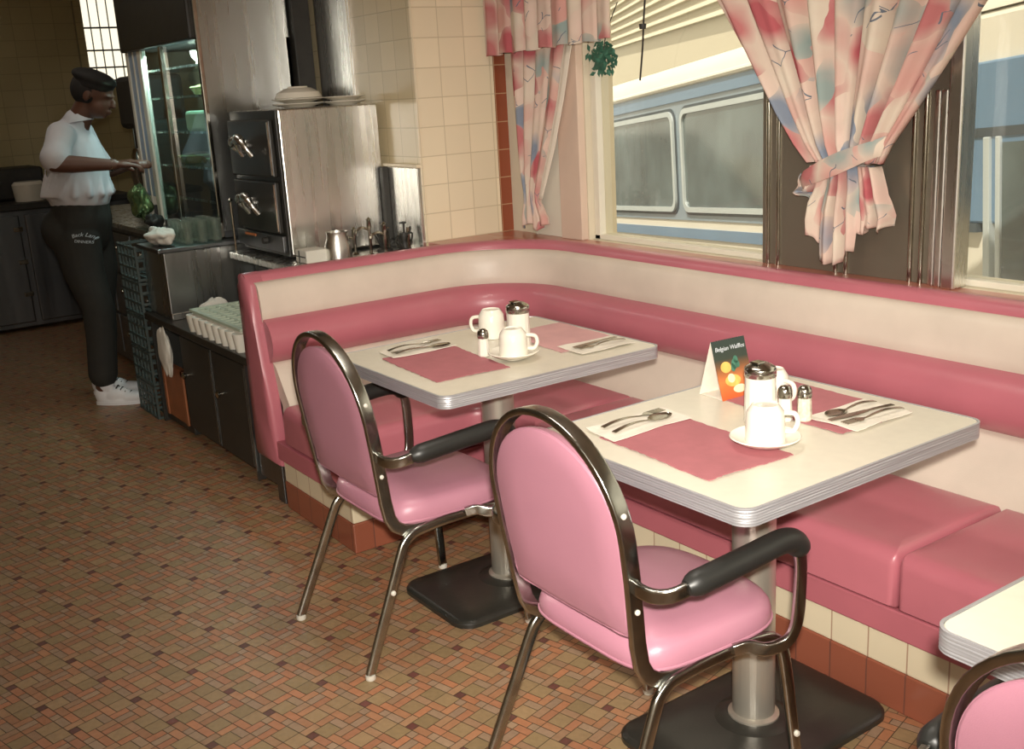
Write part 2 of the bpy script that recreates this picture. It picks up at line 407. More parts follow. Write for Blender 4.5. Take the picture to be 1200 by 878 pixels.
# ------------------------------------------------------------------ room shell
YW = 2.95      # inner face of the window wall
ZC = 2.65
LZ = .87       # ledge height
def wallbox(name, m, *b, **k): return struct(MB().box(*b).build(name, m, smooth=False, **k))
XW1, XW2, XW3, XW4 = -3.45, -2.49, -1.79, 1.9   # window openings
mb = MB()
mb.box(-4.2, XW1, YW, YW+.15, 0, ZC); mb.box(XW1, XW2, YW, YW+.15, 0, LZ); mb.box(XW1, XW2, YW, YW+.15, 2.15, ZC)
mb.box(XW2, XW3-.12, YW+.03, YW+.15, 0, ZC); mb.box(XW3-.12, XW4, YW, YW+.15, 0, LZ); mb.box(XW3-.12, XW4, YW, YW+.15, 2.15, ZC); mb.box(XW4, 2.7, YW, YW+.15, 0, ZC)
struct(mb.build('wall_window', 'plaster', smooth=False))
wallbox('wall_right', 'plaster', 2.6, 2.7, -2.7, YW+.15, -.02, ZC)
wallbox('wall_front', 'plaster', -9.1, 2.7, -2.7, -2.6, -.02, ZC)
wallbox('ceiling', 'ceiling', -9.1, 2.7, -2.7, YW+.15, ZC, ZC+.1)
# far left wall with a window opening
mb = MB(); mb.box(-9.1, -9.0, -2.7, 2.46, -.02, ZC); mb.box(-9.1, -9.0, 2.46, 2.80, -.02, 1.72); mb.box(-9.1, -9.0, 2.46, 2.80, 2.4, ZC); mb.box(-9.1, -9.0, 2.80, 3.1, -.02, ZC); mb.box(-9.0, -8.96, 2.40, 2.455, 1.4, ZC)
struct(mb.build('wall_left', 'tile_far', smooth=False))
# tiled pier between kitchen and window bay
wallbox('wall_pier', 'tile_x', -4.2, -4.0, 2.492, 2.885, 0, ZC)
wallbox('wall_pier_brown', 'tile_brown', -4.2, -4.0, 2.885, YW, 0, ZC)
wallbox('wall_kitchen', 'tile_y', -6.7, -4.0005, 2.4898, 2.62, 0, ZC)
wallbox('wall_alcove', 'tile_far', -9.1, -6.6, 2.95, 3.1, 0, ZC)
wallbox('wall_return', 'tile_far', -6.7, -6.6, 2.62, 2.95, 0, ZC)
wallbox('wall_cap', 'plaster', -6.6, -4.2, 2.95, 3.1, 0, ZC)
# cream capping edge on the pier corner
wallbox('trim_pier', 'tile_x', -4.012, -3.996, 2.486, 2.50, LZ, ZC, bevel=.004)
# ledge behind the booth
mb = MB(); mb.box(-4.0, 2.6, 2.80, YW, LZ-.03, LZ)
mb.box(-4.0, -3.815, 2.492, 2.80, LZ-.03, LZ); mb.box(-3.815, -3.63, 2.72, 2.80, LZ-.03, LZ)
struct(mb.build('trim_ledge', 'ledge', smooth=False, bevel=.004))
# windows
def window(nm, x0, x1):
    o = MB(); t = .035
    o.box(x0, x0+t, YW+.03, YW+.1, LZ, 2.15); o.box(x1-t, x1, YW+.03, YW+.1, LZ, 2.15)
    o.box(x0, x1, YW+.03, YW+.1, LZ, LZ+.02); o.box(x0, x1, YW+.03, YW+.1, 2.12, 2.15)
    w = struct(o.build(nm, 'white_trim', smooth=False, bevel=.003))
    p = MB().box(x0+t, x1-t, YW+.06, YW+.065, LZ+.02, 2.12).build('pane', 'glass', w, smooth=False)
    return w
window('window_1', XW1, XW2); w2 = window('window_2', XW3-.12, .1); window('window_3', .1, XW4)
w4 = MB(); w4.box(-9.06, -9.03, 2.46, 2.475, 1.72, 2.4); w4.box(-9.06, -9.03, 2.785, 2.80, 1.72, 2.4)
for z in (1.72, 1.82, 1.95, 2.12, 2.38): w4.box(-9.06, -9.03, 2.46, 2.80, z, z+.012)
for y in (2.53, 2.60, 2.67, 2.74): w4.box(-9.06, -9.04, y, y+.005, 1.72, 2.4)
w4 = struct(w4.build('window_4', 'dark', smooth=False))
MB().box(-9.05, -9.045, 2.46, 2.80, 1.72, 2.4).build('pane', 'glass', w4, smooth=False)
# jamb boards left of the window
mb = MB(); mb.box(-3.80, -3.60, YW-.02, YW, LZ, ZC); struct(mb.build('trim_board', 'white_trim', smooth=False, bevel=.002))
mb = MB(); mb.box(-3.595, -3.455, YW-.035, YW, LZ, ZC); struct(mb.build('trim_jamb', 'pinkwood', smooth=False, bevel=.003))
# mirror stainless pilaster with half round ribs
root = struct(MB().box(XW2, XW3, YW-.012, YW+.02, LZ, 2.2).build('trim_pilaster', 'pilaster', smooth=False, bevel=.002))
for x in (-2.462, -2.418, -2.178, -2.138, -1.905, -1.868):
    mb = MB(); mb.lathe([(.0085, LZ), (.0085, 2.2)], (x, YW-.014, 0), 12); mb.build('rib', 'chrome', root)
    mb = MB(); mb.lathe([(.0045, 0), (.0045, .006), (.002, .008)], (x, YW-.020, LZ+.03), 8, axis='y'); mb.build('screw', 'chrome', root)
mb = MB()
mb.box(-1.835, -1.815, YW-.03, YW, LZ, 1.43); mb.box(-1.808, -1.785, YW-.04, YW, LZ, 1.43); mb.box(-1.778, -1.735, YW-.05, YW+.02, LZ, 2.2)
struct(mb.build('trim_chrome_frame', 'steel_bright', smooth=False, bevel=.005))

# ------------------------------------------------------------------ corner banquette
def booth_path(d, x_end=1.0, y_start=1.565, n=18):
    """points of the L-shaped path offset inward by d (left run, quarter arc, window run)"""
    pts = [Vector((-3.83+d, y_start, 0))]
    for k in range(1, 5): pts.append(Vector((-3.83+d, lerp(y_start, 2.36, k/4), 0)))
    r = .48-d
    for k in range(1, n+1):
        a = PI-(PI/2)*k/n
        pts.append(Vector((-3.35+r*math.cos(a), 2.36+r*math.sin(a), 0)))
    for k in range(1, 9): pts.append(Vector((lerp(-3.35, x_end, k/8), 2.84, 0)) if False else Vector((lerp(-3.35, x_end, k/8), 2.84-d, 0)))
    return pts
def sweep_profile(prof, y_start=1.565, closed=True, cap=True, x_end=1.0):
    paths = [booth_path(d, x_end, y_start) for d, z in prof]; mb = MB()
    rings = [[Vector((paths[i][k].x, paths[i][k].y, prof[i][1])) for i in range(len(prof))] for k in range(len(paths[0]))]
    mb.rings(rings, closed=closed, cap0=cap, cap1=cap); return mb
def arcp(c, r0, r1, a0, a1, n):
    return [(c[0]+r0*math.cos(math.radians(lerp(a0, a1, k/n))), c[1]+r1*math.sin(math.radians(lerp(a0, a1, k/n)))) for k in range(n+1)]
booth = thing('corner_banquette', 'curved corner banquette in rose pink and cream vinyl on a tiled plinth', 'booth seat', (0, 0, 0))
# structural core of the back
sweep_profile([(0, .10), (0, .872), (.06, .872), (.10, .70), (.13, .5), (.2, .40), (.2, .10)], 1.60).build('back_frame', 'pink_dark', booth, angle=50)
rail = [(-.012, .845)]+arcp((.028, .862), .04, .024, 180, 0, 8)+[(.075, .852), (.07, .838)]
plab(sweep_profile(rail).build('top_rail', 'pink', booth, angle=60), 'rose pink top rail')
up = [(.06, .85), (.085, .855), (.105, .848), (.118, .83), (.126, .79), (.130, .75), (.132, .722), (.120, .704), (.09, .70)]
plab(sweep_profile(up, 1.588).build('upper_pad', 'cream_vinyl', booth, angle=60), 'cream vinyl upper pad')
ro = [(.10, .722)]+arcp((.112, .635), .085, .088, 88, -88, 12)+[(.10, .547)]
plab(sweep_profile(ro, 1.590).build('backrest_roll', 'pink', booth, angle=60), 'rose pink padded roll')
lo = [(.10, .565), (.15, .56), (.175, .545), (.20, .51), (.235, .46), (.265, .42), (.27, .26), (.1, .26)]
plab(sweep_profile(lo, 1.60).build('lower_pad', 'cream_vinyl', booth, angle=60), 'cream vinyl lower pad')
# pink upholstered end border on the open left end
mb = MB()
endo = [(-3.842, .165), (-3.838, .5), (-3.836, .86), (-3.80, .888), (-3.762, .872), (-3.730, .84), (-3.706, .71), (-3.676, .545), (-3.645, .40), (-3.632, .25), (-3.632, .165)]
mb.pad(endo, [(.9, .06), (1, .05), (1, .0), (.985, -.012), (.93, -.02), (.5, -.022)], lambda u, v, h: (u, 1.575+h, v))
plab(mb.build('end_panel', 'pink', booth, angle=60), 'rose pink vinyl end panel')
# seat cushions
def cushion(plan, z0, z1, r, name, m='pink'):
    """rounded slab; plan(d) gives the outline inset by d"""
    mb = MB(); lv = [(r*.8, z0), (0, z0+r*.5)]
    for k in range(0, 6):
        a = PI/2*k/5; lv.append((r*(1-math.cos(a)), z1-r+r*math.sin(a)))
    lv += [(r*1.8, z1+.0015), (r*3.0, z1+.002)]
    mb.rings([[Vector((q[0], q[1], z)) for q in plan(d)] for d, z in lv])
    return mb.build(name, m, booth, angle=50)
def arcpts(cx, cy, r, a0, a1, n): return [(cx+r*math.cos(math.radians(lerp(a0, a1, k/n))), cy+r*math.sin(math.radians(lerp(a0, a1, k/n)))) for k in range(n+1)]
ZS = .425
def rrect(x0, x1, y0, y1, r, n=4):
    return arcpts(x1-r, y0+r, r, 270, 360, n)+arcpts(x1-r, y1-r, r, 0, 90, n)+arcpts(x0+r, y1-r, r, 90, 180, n)+arcpts(x0+r, y0+r, r, 180, 270, n)
def l_plan(d):
    rc = lambda r: max(r-d, .003)
    a = arcpts(-3.045-d-rc(.035), 1.555+d+rc(.035), rc(.035), 270, 360, 5)
    a += arcpts(-2.955, 2.03, .09+d, 180, 90, 6)
    a += [(-2.745-d, 2.12+d), (-2.745-d, 2.565-d), (-3.3, 2.565-d)]
    a += arcpts(-3.35, 2.36, .205-d, 95, 180, 8)
    a += arcpts(-3.555+d+rc(.035), 1.555+d+rc(.035), rc(.035), 180, 270, 5)
    return a
cushion(l_plan, .268, ZS, .04, 'seat_cushion')
for x0_, x1_ in ((-2.740, -1.338), (-1.333, .05), (.055, 1.0)):
    cushion(lambda d, a=x0_, b=x1_: rrect(a+d*(.45 if d < .05 else .5), b-d*(.45 if d < .05 else .5), 2.118+d, 2.565-d, max(.020-d, .003)), .268, ZS, .04, 'seat_cushion')
# skirt and tiled plinth
def lbox(x_l, y_l, xf, yf, z0, z1, mname_x, mname_y, nm, lab=None):
    mb = MB(); poly = [(x_l, y_l), (xf, y_l)]+[(xf, yf)]+[(1.0, yf), (1.0, 2.6), (x_l, 2.6)]
    n = len(poly)
    vs = [(x, y, z0) for x, y in poly]+[(x, y, z1) for x, y in poly]
    fs = [(i, (i+1) % n, n+(i+1) % n, n+i) for i in range(n)]
    fs += [(n, n+1, n+2, n+5), (n+2, n+3, n+4, n+5), (5, 2, 1, 0), (5, 4, 3, 2)]
    mb.add(vs, fs); o = mb.build(nm, mname_x, booth, smooth=False)
    o.data.materials.append(M[mname_y])
    for p in o.data.polygons:
        if abs(p.normal.x) > .7: p.material_index = 1
    b = o.modifiers.new('Bevel', 'BEVEL'); b.width = .004; b.segments = 2
    if lab: plab(o, lab)
    return o
lbox(-3.66, 1.562, -3.052, 2.140, .197, .268, 'pink_dark', 'pink_dark', 'skirt', 'rose pink skirt below the cushions')
lbox(-3.63, 1.579, -3.065, 2.154, .1065, .197, 'base_cream_x', 'base_cream_y', 'plinth_tile', 'cream plinth tiles')
lbox(-3.63, 1.575, -3.061, 2.150, .0, .1065, 'base_brown_x', 'base_brown_y', 'plinth_tile', 'brown plinth tiles')
# steel foot at the end of the booth
mb = MB(); mb.box(-3.90, -3.645, 1.585, 1.60, .06, .20); mb.box(-3.73, -3.665, 1.582, 1.66, 0, .18)
plab(mb.build('end_foot', 'steel_dull', booth, smooth=False, bevel=.002), 'steel foot under the end panel')

# ------------------------------------------------------------------ tables
def rounded_slab(mb, x0, x1, y0, y1, r, z0, z1, edge=.004, n=6):
    pl = rrect(x0, x1, y0, y1, r, n); pi = rrect(x0+edge, x1-edge, y0+edge, y1-edge, max(r-edge, .002), n)
    R_ = lambda P, z: [Vector((x, y, z)) for x, y in P]
    return mb.rings([R_(pi, z0), R_(pl, z0+edge), R_(pl, z1-edge), R_(pi, z1)])
TWX, TDY = .642, .753
def make_table():
    t = thing('pedestal_table', '', 'table')
    hx, hy = TWX/2, TDY/2
    mb = MB(); rounded_slab(mb, -hx+.005, hx-.005, -hy+.005, hy-.005, .03, .716, .750, .002)
    plab(mb.build('tabletop', 'laminate', t), 'cream laminate top')
    mb = MB(); P = rrect(-hx, hx, -hy, hy, .034, 8); Q = rrect(-hx+.0049, hx-.0049, -hy+.0049, hy-.0049, .0291, 8)
    rs = []
    prof = [(1, .7155), (0, .7158)]
    for k in range(6): prof += [(0, .7165+k*.0055), (.10, .7185+k*.0055), (0, .7205+k*.0055)]
    prof += [(0, .7505), (1, .7512)]
    for m, z in prof: rs.append([Vector((lerp(a[0], b[0], m), lerp(a[1], b[1], m), z)) for a, b in zip(P, Q)])
    mb.rings(rs, loop=True); plab(mb.build('edge_band', 'band', t, angle=20), 'ribbed aluminium edge band')
    mb = MB(); mb.lathe([(.0495, .03), (.0495, .70)], n=40); mb.lathe([(.052, .028), (.06, .028), (.06, .04), (.05, .046)], n=40)
    plab(mb.build('column', 'column', t), 'brushed steel column')
    mb = MB(); mb.box(-.22, .22, -.035, .035, .69, .7150); mb.box(-.035, .035, -.27, .27, .692, .7150); mb.build('support_spider', 'blackiron', t, smooth=False, bevel=.004)
    mb = MB()
    R_ = lambda P, z: [Vector((x, y, z)) for x, y in P]
    lv = [(0, .0), (0, .012), (.006, .020), (.016, .024), (.08, .028)]
    rs = [R_(rrect(-.187+d, .187-d, -.287+d, .287-d, max(.06-d, .012), 8), z) for d, z in lv]
    mb.rings(rs); mb.lathe([(.10, .024), (.085, .032), (.06, .036)], n=32)
    plab(mb.build('base_plate', 'blackiron', t), 'black cast iron base plate')
    return t
T1 = Vector((-2.5425, 1.846, 0)); T2 = Vector((-1.5185, 1.848, 0)); T3 = Vector((-.424, 1.737, 0))
tb = make_table(); tb.location = T1; tb['label'] = 'cream pedestal table with metal edge, nearest the curved corner of the booth'; tb['group'] = 'pedestal tables'
dup(tb, T2, math.radians(.6), 'cream pedestal table with metal edge carrying the standing menu card', 'pedestal tables')
dup(tb, T3, 0, 'bare cream table only just showing at the right edge of the photo', 'pedestal tables')

# ------------------------------------------------------------------ chairs
def make_chair():
    t = thing('dining_armchair', '', 'chair')
    # continuous back loop: right rail end -> up -> arch -> down -> left rail end
    a, z_s, b = .207, .690, .212
    def yb(z): return -.155-(z-.45)*.135
    def xw(z): return a if z > .64 else a-.016*min(1, (.64-z)/.20)
    half = [((.196, -.010, .376), (1, 0, 0)), ((.194, -.045, .371), (1, 0, 0)), ((.192, -.080, .369), (1, 0, 0)), ((.191, -.110, .376), (1, 0, 0)), ((.191, -.134, .393), (1, 0, 0)), ((.191, -.148, .420), (1, 0, 0)), ((xw(.47), yb(.47), .47), (1, 0, 0)), ((xw(.53), yb(.53), .53), (1, 0, 0)), ((xw(.61), yb(.61), .61), (1, 0, 0))]
    pts = list(half)
    N = 26
    for k in range(N+1):
        th = PI*k/N; x = a*math.cos(th); z = z_s+b*math.sin(th)
        nx, nz = math.cos(th)/a, math.sin(th)/b; l = math.hypot(nx, nz)
        pts.append(((x, yb(z), z), (nx/l, 0, nz/l)))
    pts += [((-p[0], p[1], p[2]), (-1, 0, 0)) for p, n in reversed(half)]
    mb = MB(); mb.strap([p for p, n in pts], [n for p, n in pts], .034, .015, n=20, p=7); mb.build('back_frame', 'bronze', t, angle=60)
    # back pad inside the loop
    out = []
    ia, ib = a-.011, b-.036
    for k in range(25):
        th = PI*k/24; out.append((ia*math.cos(th), z_s+ib*math.sin(th)))
    out += [(-ia+.002, .60), (-ia+.010, .53), (-ia+.017, .484), (-.12, .480), (0, .478), (.12, .480), (ia-.017, .484), (ia-.010, .53), (ia-.002, .60)]
    lv = [(.05, -.0125), (.6, -.0125), (.97, -.012), (.994, -.010), (1, -.006), (1, .004), (.985, .012), (.94, .019), (.8, .026), (.4, .030), (.05, .031)]
    mb = MB(); mb.pad(out, lv, lambda u, v, h: (u, yb(v)+h, v)); mb.build('backrest', 'pink_chair', t, angle=60)
    pp = [(u*.992, yb(v)-.008, v*.998+.001) for u, v in out]; mb = MB(); mb.tube(smooth_path(pp+[pp[0]], 2), .0022, 6); mb.build('piping', 'pink_chair', t.children[-1] if False else t)
    # seat pad
    so = []
    for k in range(48):
        th = 2*PI*k/48; c, s = math.cos(th), math.sin(th); p = 3.4 if s > 0 else 5
        yy_ = abs(s)**(2/p)*(1 if s > 0 else -1); so.append(((.214+.008*yy_)*abs(c)**(2/p)*(1 if c > 0 else -1), .060+.205*yy_))
    lv = [(.3, -.008), (.9, -.008), (.985, -.002), (1, .012), (1, .026), (.985, .042), (.95, .054), (.88, .062), (.7, .068), (.4, .072), (.05, .073)]
    mb = MB(); mb.pad(so, lv, lambda u, v, h: (u, v-(.0 if v > -.1 else -.012*max(0, h-.03)/.04), .388+h*(1.0-.10*max(0, (v-.1)/.16)))); mb.build('seat', 'pink_chair', t, angle=60)
    pp = [(u*1.002, .055+(v-.055)*1.002, .395) for u, v in so]; mb = MB(); mb.tube(pp+[pp[0]], .0032, 6); mb.build('piping', 'pink_chair', t)
    mb = MB(); mb.box(-.185, .185, -.10, .22, .378, .390); mb.build('seat_board', 'dark', t, smooth=False)
    # leg and rail frames: rear leg, rail under the seat, front leg in one bent tube
    for s in (1, -1):
        path = [(s*.222, -.262, .012), (s*.217, -.224, .10), (s*.210, -.171, .22), (s*.205, -.131, .312), (s*.203, -.114, .342), (s*.203, -.086, .363), (s*.205, -.05, .370), (s*.208, .0, .376), (s*.212, .07, .379), (s*.216, .145, .378), (s*.219, .185, .370), (s*.222, .208, .348), (s*.225, .220, .30), (s*.233, .236, .15), (s*.243, .248, .012)]
        P = smooth_path(path, 4); N_ = [(1, 0, 0)]*len(P)
        cut1 = 4*4+1; cut2 = 10*4
        for nm, seg in (('leg', P[:cut1+1]), ('side_rail', P[cut1:cut2+1]), ('leg', P[cut2:])):
            mb = MB(); mb.strap(seg, [(1, 0, 0)]*len(seg), .028, .018, n=18, p=3.2); o = mb.build(nm, 'bronze', t, angle=60)
            if nm == 'leg':
                e = path[0] if seg[0] == P[0] else path[-1]
                mb = MB(); mb.lathe([(.013, .0), (.0145, .004), (.0135, .014)], (e[0], e[1], 0), 16); mb.build('glide', 'glide', o)
                q = (s*.211, -.171, .22) if seg[0] == P[0] else (s*.2345, .238, .135)
                mb = MB(); mb.lathe([(.0075, 0), (.0068, .004), (.004, .0065)], (0, 0, 0), 12, axis='x'); mb2 = MB()
                vv = [(q[0]+s*(.008+v[0]), q[1]+v[1], q[2]+v[2]) for v in mb.v]; mb2.add(vv, mb.f); mb2.build('button', 'glide', o)
        # arm tube
        ap = [(s*.208, yb(.60)+.0, .603), (s*.230, yb(.6)-.002, .600), (s*.258, -.170, .598), (s*.280, -.148, .601), (s*.290, -.110, .609), (s*.293, -.03, .616), (s*.293, .06, .622), (s*.292, .130, .625), (s*.291, .168, .612), (s*.290, .186, .575), (s*.288, .188, .50), (s*.284, .184, .43), (s*.275, .165, .393), (s*.258, .125, .383), (s*.238, .095, .392), (s*.222, .07, .386)]
        Q = smooth_path(ap, 5)
        nr = []
        for i, q in enumerate(Q):
            t_ = (Q[min(len(Q)-1, i+1)]-Q[max(0, i-1)]).normalized()
            # wide face of the strap turned outwards
            nr.append(Vector((s, 0, 0))-t_*t_.x*s if abs(t_.x) < .8 else Vector((0, -1, 0)))
        mb = MB(); mb.strap(Q, nr, .028, .014, n=18, p=6); arm = mb.build('arm', 'bronze', t, angle=60)
        seg = [q+Vector((0, 0, .003)) for q in Q[19:45]]
        rr = [.015]+[.0215]+[.025]*(len(seg)-4)+[.023, .016]
        mb = MB(); mb.tube(seg, rr, 16); plab(mb.build('arm_pad', 'rubber', arm, angle=60), 'black rubber arm pad')
        # bolts through the back tube
        for z in (.545, .745):
            xx = xw(z) if z < .69 else a*math.sqrt(max(0, 1-((z-z_s)/b)**2))
            mb = MB(); mb.lathe([(.006, 0), (.0055, .003), (.003, .005)], n=12, axis='x')
            mb2 = MB(); mb2.add([(s*(xx+.007+v[0]), yb(z)+v[1], z+v[2]) for v in mb.v], mb.f); mb2.build('bolt', 'glide', t)
    # chrome weld plate where loop meets rail
    return t
ch = make_chair(); ch.location = (-2.530, 1.497, 0)
ch['label'] = 'pink vinyl armchair at the table by the booth corner'; ch['group'] = 'pink armchairs'
dup(ch, (-1.542, 1.505, 0), math.radians(0), 'pink vinyl armchair at the table with the menu card, nearest in full view', 'pink armchairs')
dup(ch, (-.400, 1.40, 0), math.radians(-2), 'pink armchair cut off at the lower right corner of the photo', 'pink armchairs')

# ------------------------------------------------------------------ things on the tables
ZT = .7512
def sheet(name, quad, z, m, label, cat, group=None, th=.0012, wob=.0, ragged=0, n=14, seed=1):
    """thin paper sheet from four plan corners, with thickness and slight wrinkles"""
    rnd = random.Random(seed); mb = MB(); top = []; q = [Vector((a, b)) for a, b in quad]
    for j in range(n+1):
        row = []
        for i in range(n+1):
            u, v = i/n, j/n; p = q[0].lerp(q[1], u).lerp(q[3].lerp(q[2], u), v)
            if ragged and (i in (0, n) or j in (0, n)): p += Vector((rnd.uniform(-1, 1), rnd.uniform(-1, 1)))*ragged
            zz = z+th+wob*(.5+.5*math.sin(u*9+v*5+seed))*(.5+.5*math.sin(v*7-u*4+seed))
            row.append(Vector((p.x, p.y, zz)))
        top.append(row)
    vs = [p for r in top for p in r]; k = len(vs); vs += [Vector((p.x, p.y, p.z-th)) for p in vs[:k]]; fs = []
    for j in range(n):
        for i in range(n):
            a = j*(n+1)+i; fs.append((a, a+1, a+n+2, a+n+1)); fs.append((k+a, k+a+n+1, k+a+n+2, k+a+1))
    bd = [i for i in range(n+1)]+[(j+1)*(n+1)-1 for j in range(1, n+1)]+[n*(n+1)+i for i in range(n-1, -1, -1)]+[j*(n+1) for j in range(n-1, 0, -1)]
    for a, b in zip(bd, bd[1:]+bd[:1]): fs.append((b, a, k+a, k+b))
    mb.add(vs, fs); o = mb.build(name, m, angle=50); return tag(o, label, cat, group)

def flatware(kind, p, ang, z, label, flip=False, L=.185):
    """fork, knife or spoon lying flat; ang = direction of its tip"""
    mb = MB(); n = 40
    def wd(t):
        if kind == 'knife': return .0065+.0035*max(0, math.sin(PI*min(1, max(0, (t-.42)/.58)))) if t > .42 else .0045+.002*(1-t/.42)
        if kind == 'spoon': return (.0065-.004*t/.62 if t < .62 else .0025+.0185*math.sin(PI*(t-.62)/.385)**.6)
        return (.0065-.004*t/.66 if t < .66 else .0025+.0095*min(1, (t-.66)/.08))
    end = 1.0 if kind != 'fork' else .80
    rs = []
    for k in range(n+1):
        t = k/n*end; w = max(.0012, wd(t)); zz = .0015+.006*math.sin(PI*min(1, t/.62))*(1 if kind != 'knife' else .2)
        dip = -.003 if (kind == 'spoon' and t > .66 and t < .98) else 0
        y = t*L
        rs.append([Vector((-w, y, zz)), Vector((-w*.5, y, zz+dip)), Vector((0, y, zz+dip*1.3)), Vector((w*.5, y, zz+dip)), Vector((w, y, zz)), Vector((w, y, zz+.0016)), Vector((w*.5, y, zz+.0018+dip)), Vector((0, y, zz+.0018+dip*1.3)), Vector((-w*.5, y, zz+.0018+dip)), Vector((-w, y, zz+.0016))])
    mb.rings(rs)
    if kind == 'fork':
        for i in range(4):
            x = -.0095+i*.00633
            mb.box(x-.0015, x+.0015, L*.79, L*1.0, .0022, .0038)
    o = mb.build(kind, 'silver', angle=40); o.location = (p[0], p[1], z); o.rotation_euler = (0, 0, ang-PI/2)
    return tag(o, label, 'cutlery')

sheet('placemat', [(-2.705, 1.555), (-2.36, 1.535), (-2.345, 1.765), (-2.69, 1.79)], ZT, 'mat', 'rose paper placemat with wavy edge at the front of the corner table', 'placemat', 'paper placemats', ragged=.002, n=30, seed=2, wob=.002)
sheet('placemat', [(-2.70, 1.985), (-2.37, 1.965), (-2.36, 2.19), (-2.695, 2.21)], ZT, 'mat_glare', 'rose placemat washed out by glare at the booth side of the corner table', 'placemat', 'paper placemats', ragged=.002, n=30, seed=3, wob=.002)
sheet('placemat', [(-1.695, 1.553), (-1.345, 1.535), (-1.335, 1.765), (-1.685, 1.785)], ZT, 'mat', 'rose placemat in front of the near armchair, creased', 'placemat', 'paper placemats', ragged=.002, n=30, seed=4, wob=.003)
sheet('placemat', [(-1.70, 1.945), (-1.35, 1.935), (-1.345, 2.165), (-1.695, 2.180)], ZT, 'mat', 'rose placemat at the booth side of the menu card table', 'placemat', 'paper placemats', ragged=.002, n=30, seed=5, wob=.002)
Z1 = ZT+.0035
sheet('napkin', [(-2.78, 1.585), (-2.67, 1.575), (-2.665, 1.79), (-2.775, 1.80)], Z1, 'paper', 'white paper napkin by the placemat nearest the left armchair', 'napkin', 'paper napkins', wob=.003, seed=6, ragged=.001)
sheet('napkin', [(-2.42, 1.99), (-2.30, 1.985), (-2.295, 2.18), (-2.415, 2.185)], Z1, 'paper', 'white paper napkin on the booth side of the corner table', 'napkin', 'paper napkins', wob=.003, seed=7, ragged=.001)
sheet('napkin', [(-1.755, 1.56), (-1.645, 1.55), (-1.65, 1.785), (-1.755, 1.79)], Z1, 'paper', 'white napkin on the left side of the creased rose placemat', 'napkin', 'paper napkins', wob=.003, seed=8, ragged=.001)
sheet('napkin', [(-1.475, 1.965), (-1.335, 1.965), (-1.335, 2.155), (-1.47, 2.165)], Z1, 'paper', 'white napkin at the right rear of the menu card table', 'napkin', 'paper napkins', wob=.003, seed=9, ragged=.001)
Z2 = Z1+.0042
flatware('fork', (-2.748, 1.60), math.radians(92), Z2, 'steel fork on the napkin beside the left armchair')
flatware('knife', (-2.716, 1.595), math.radians(84), Z2, 'steel knife on the napkin beside the left armchair')
flatware('spoon', (-2.700, 1.60), math.radians(88), Z2, 'steel spoon on the napkin beside the left armchair')
flatware('fork', (-2.335, 2.175), math.radians(-92), Z2, 'steel fork at the booth side of the corner table', L=.17)
flatware('knife', (-2.375, 2.175), math.radians(-86), Z2, 'steel knife at the booth side of the corner table', L=.17)
flatware('fork', (-1.725, 1.585), math.radians(92), Z2, 'steel fork on the napkin left of the creased placemat')
flatware('spoon', (-1.68, 1.58), math.radians(96), Z2, 'steel spoon on the napkin left of the creased placemat')
flatware('knife', (-1.390, 2.160), math.radians(-97), Z2, 'steel knife on the right rear napkin', L=.19)
flatware('fork', (-1.362, 2.155), math.radians(-95), Z2, 'steel fork on the right rear napkin', L=.18)
flatware('spoon', (-1.435, 2.155), math.radians(-92), Z2, 'steel spoon on the right rear napkin', L=.16)

def sugar_shaker(loc, label, g='sugar shakers'):
    t = thing('sugar_shaker', label, 'shaker', loc, 0, g); mb = MB(); n = 16
    rs = []
    for r, z in [(.030, 0), (.0345, .003), (.0355, .012), (.0345, .03), (.0335, .075), (.0335, .105), (.0325, .115)]:
        ring = []
        for k in range(64):
            a = 2*PI*k/64; q = r*(1+.022*math.cos(16*a)*(1 if .01 < z < .1 else 0)); ring.append(Vector((q*math.cos(a), q*math.sin(a), z)))
        rs.append(ring)
    mb.rings(rs); plab(mb.build('jar', 'sugar', t, angle=50), 'glass jar full of white sugar')
    mb = MB(); mb.lathe([(.0335, .110), (.0352, .112), (.0352, .128), (.034, .131), (.030, .134), (.018, .141), (.010, .143), (.001, .1432)]); l = mb.build('lid', 'lid', t, angle=50)
    mb = MB(); mb.box(-.012, .012, -.022, .004, .141, .1455); mb.build('flap', 'lid', l, smooth=False, bevel=.002)
    return t
sugar_shaker((-2.505, 1.912, ZT), 'tall glass sugar shaker with metal lid on the corner table')
sugar_shaker((-1.520, 1.868, ZT), 'tall glass sugar shaker with metal lid in front of the menu card')
def small_shaker(loc, label, m='sugar', s=1.0):
    t = thing('condiment_shaker', label, 'shaker', loc, 0, 'salt and pepper shakers'); mb = MB()
    mb.lathe([(.015*s, 0), (.0175*s, .004), (.0165*s, .02), (.0150*s, .05), (.0145*s, .056)], n=10); mb.build('jar', m, t, angle=20)
    mb = MB(); mb.lathe([(.0155*s, .054), (.0165*s, .056), (.0165*s, .066), (.015*s, .074), (.010*s, .080), (.003*s, .082), (.001*s, .0821)], n=20); mb.build('lid', 'lid', t, angle=50)
    return t
small_shaker((-2.505, 1.785, ZT+.001), 'small salt shaker with metal cap on the corner table')
small_shaker((-1.500, 1.925, ZT), 'small white salt shaker left of the pepper shaker')
small_shaker((-1.470, 1.955, ZT), 'small pepper shaker right of the salt shaker', 'pepper')

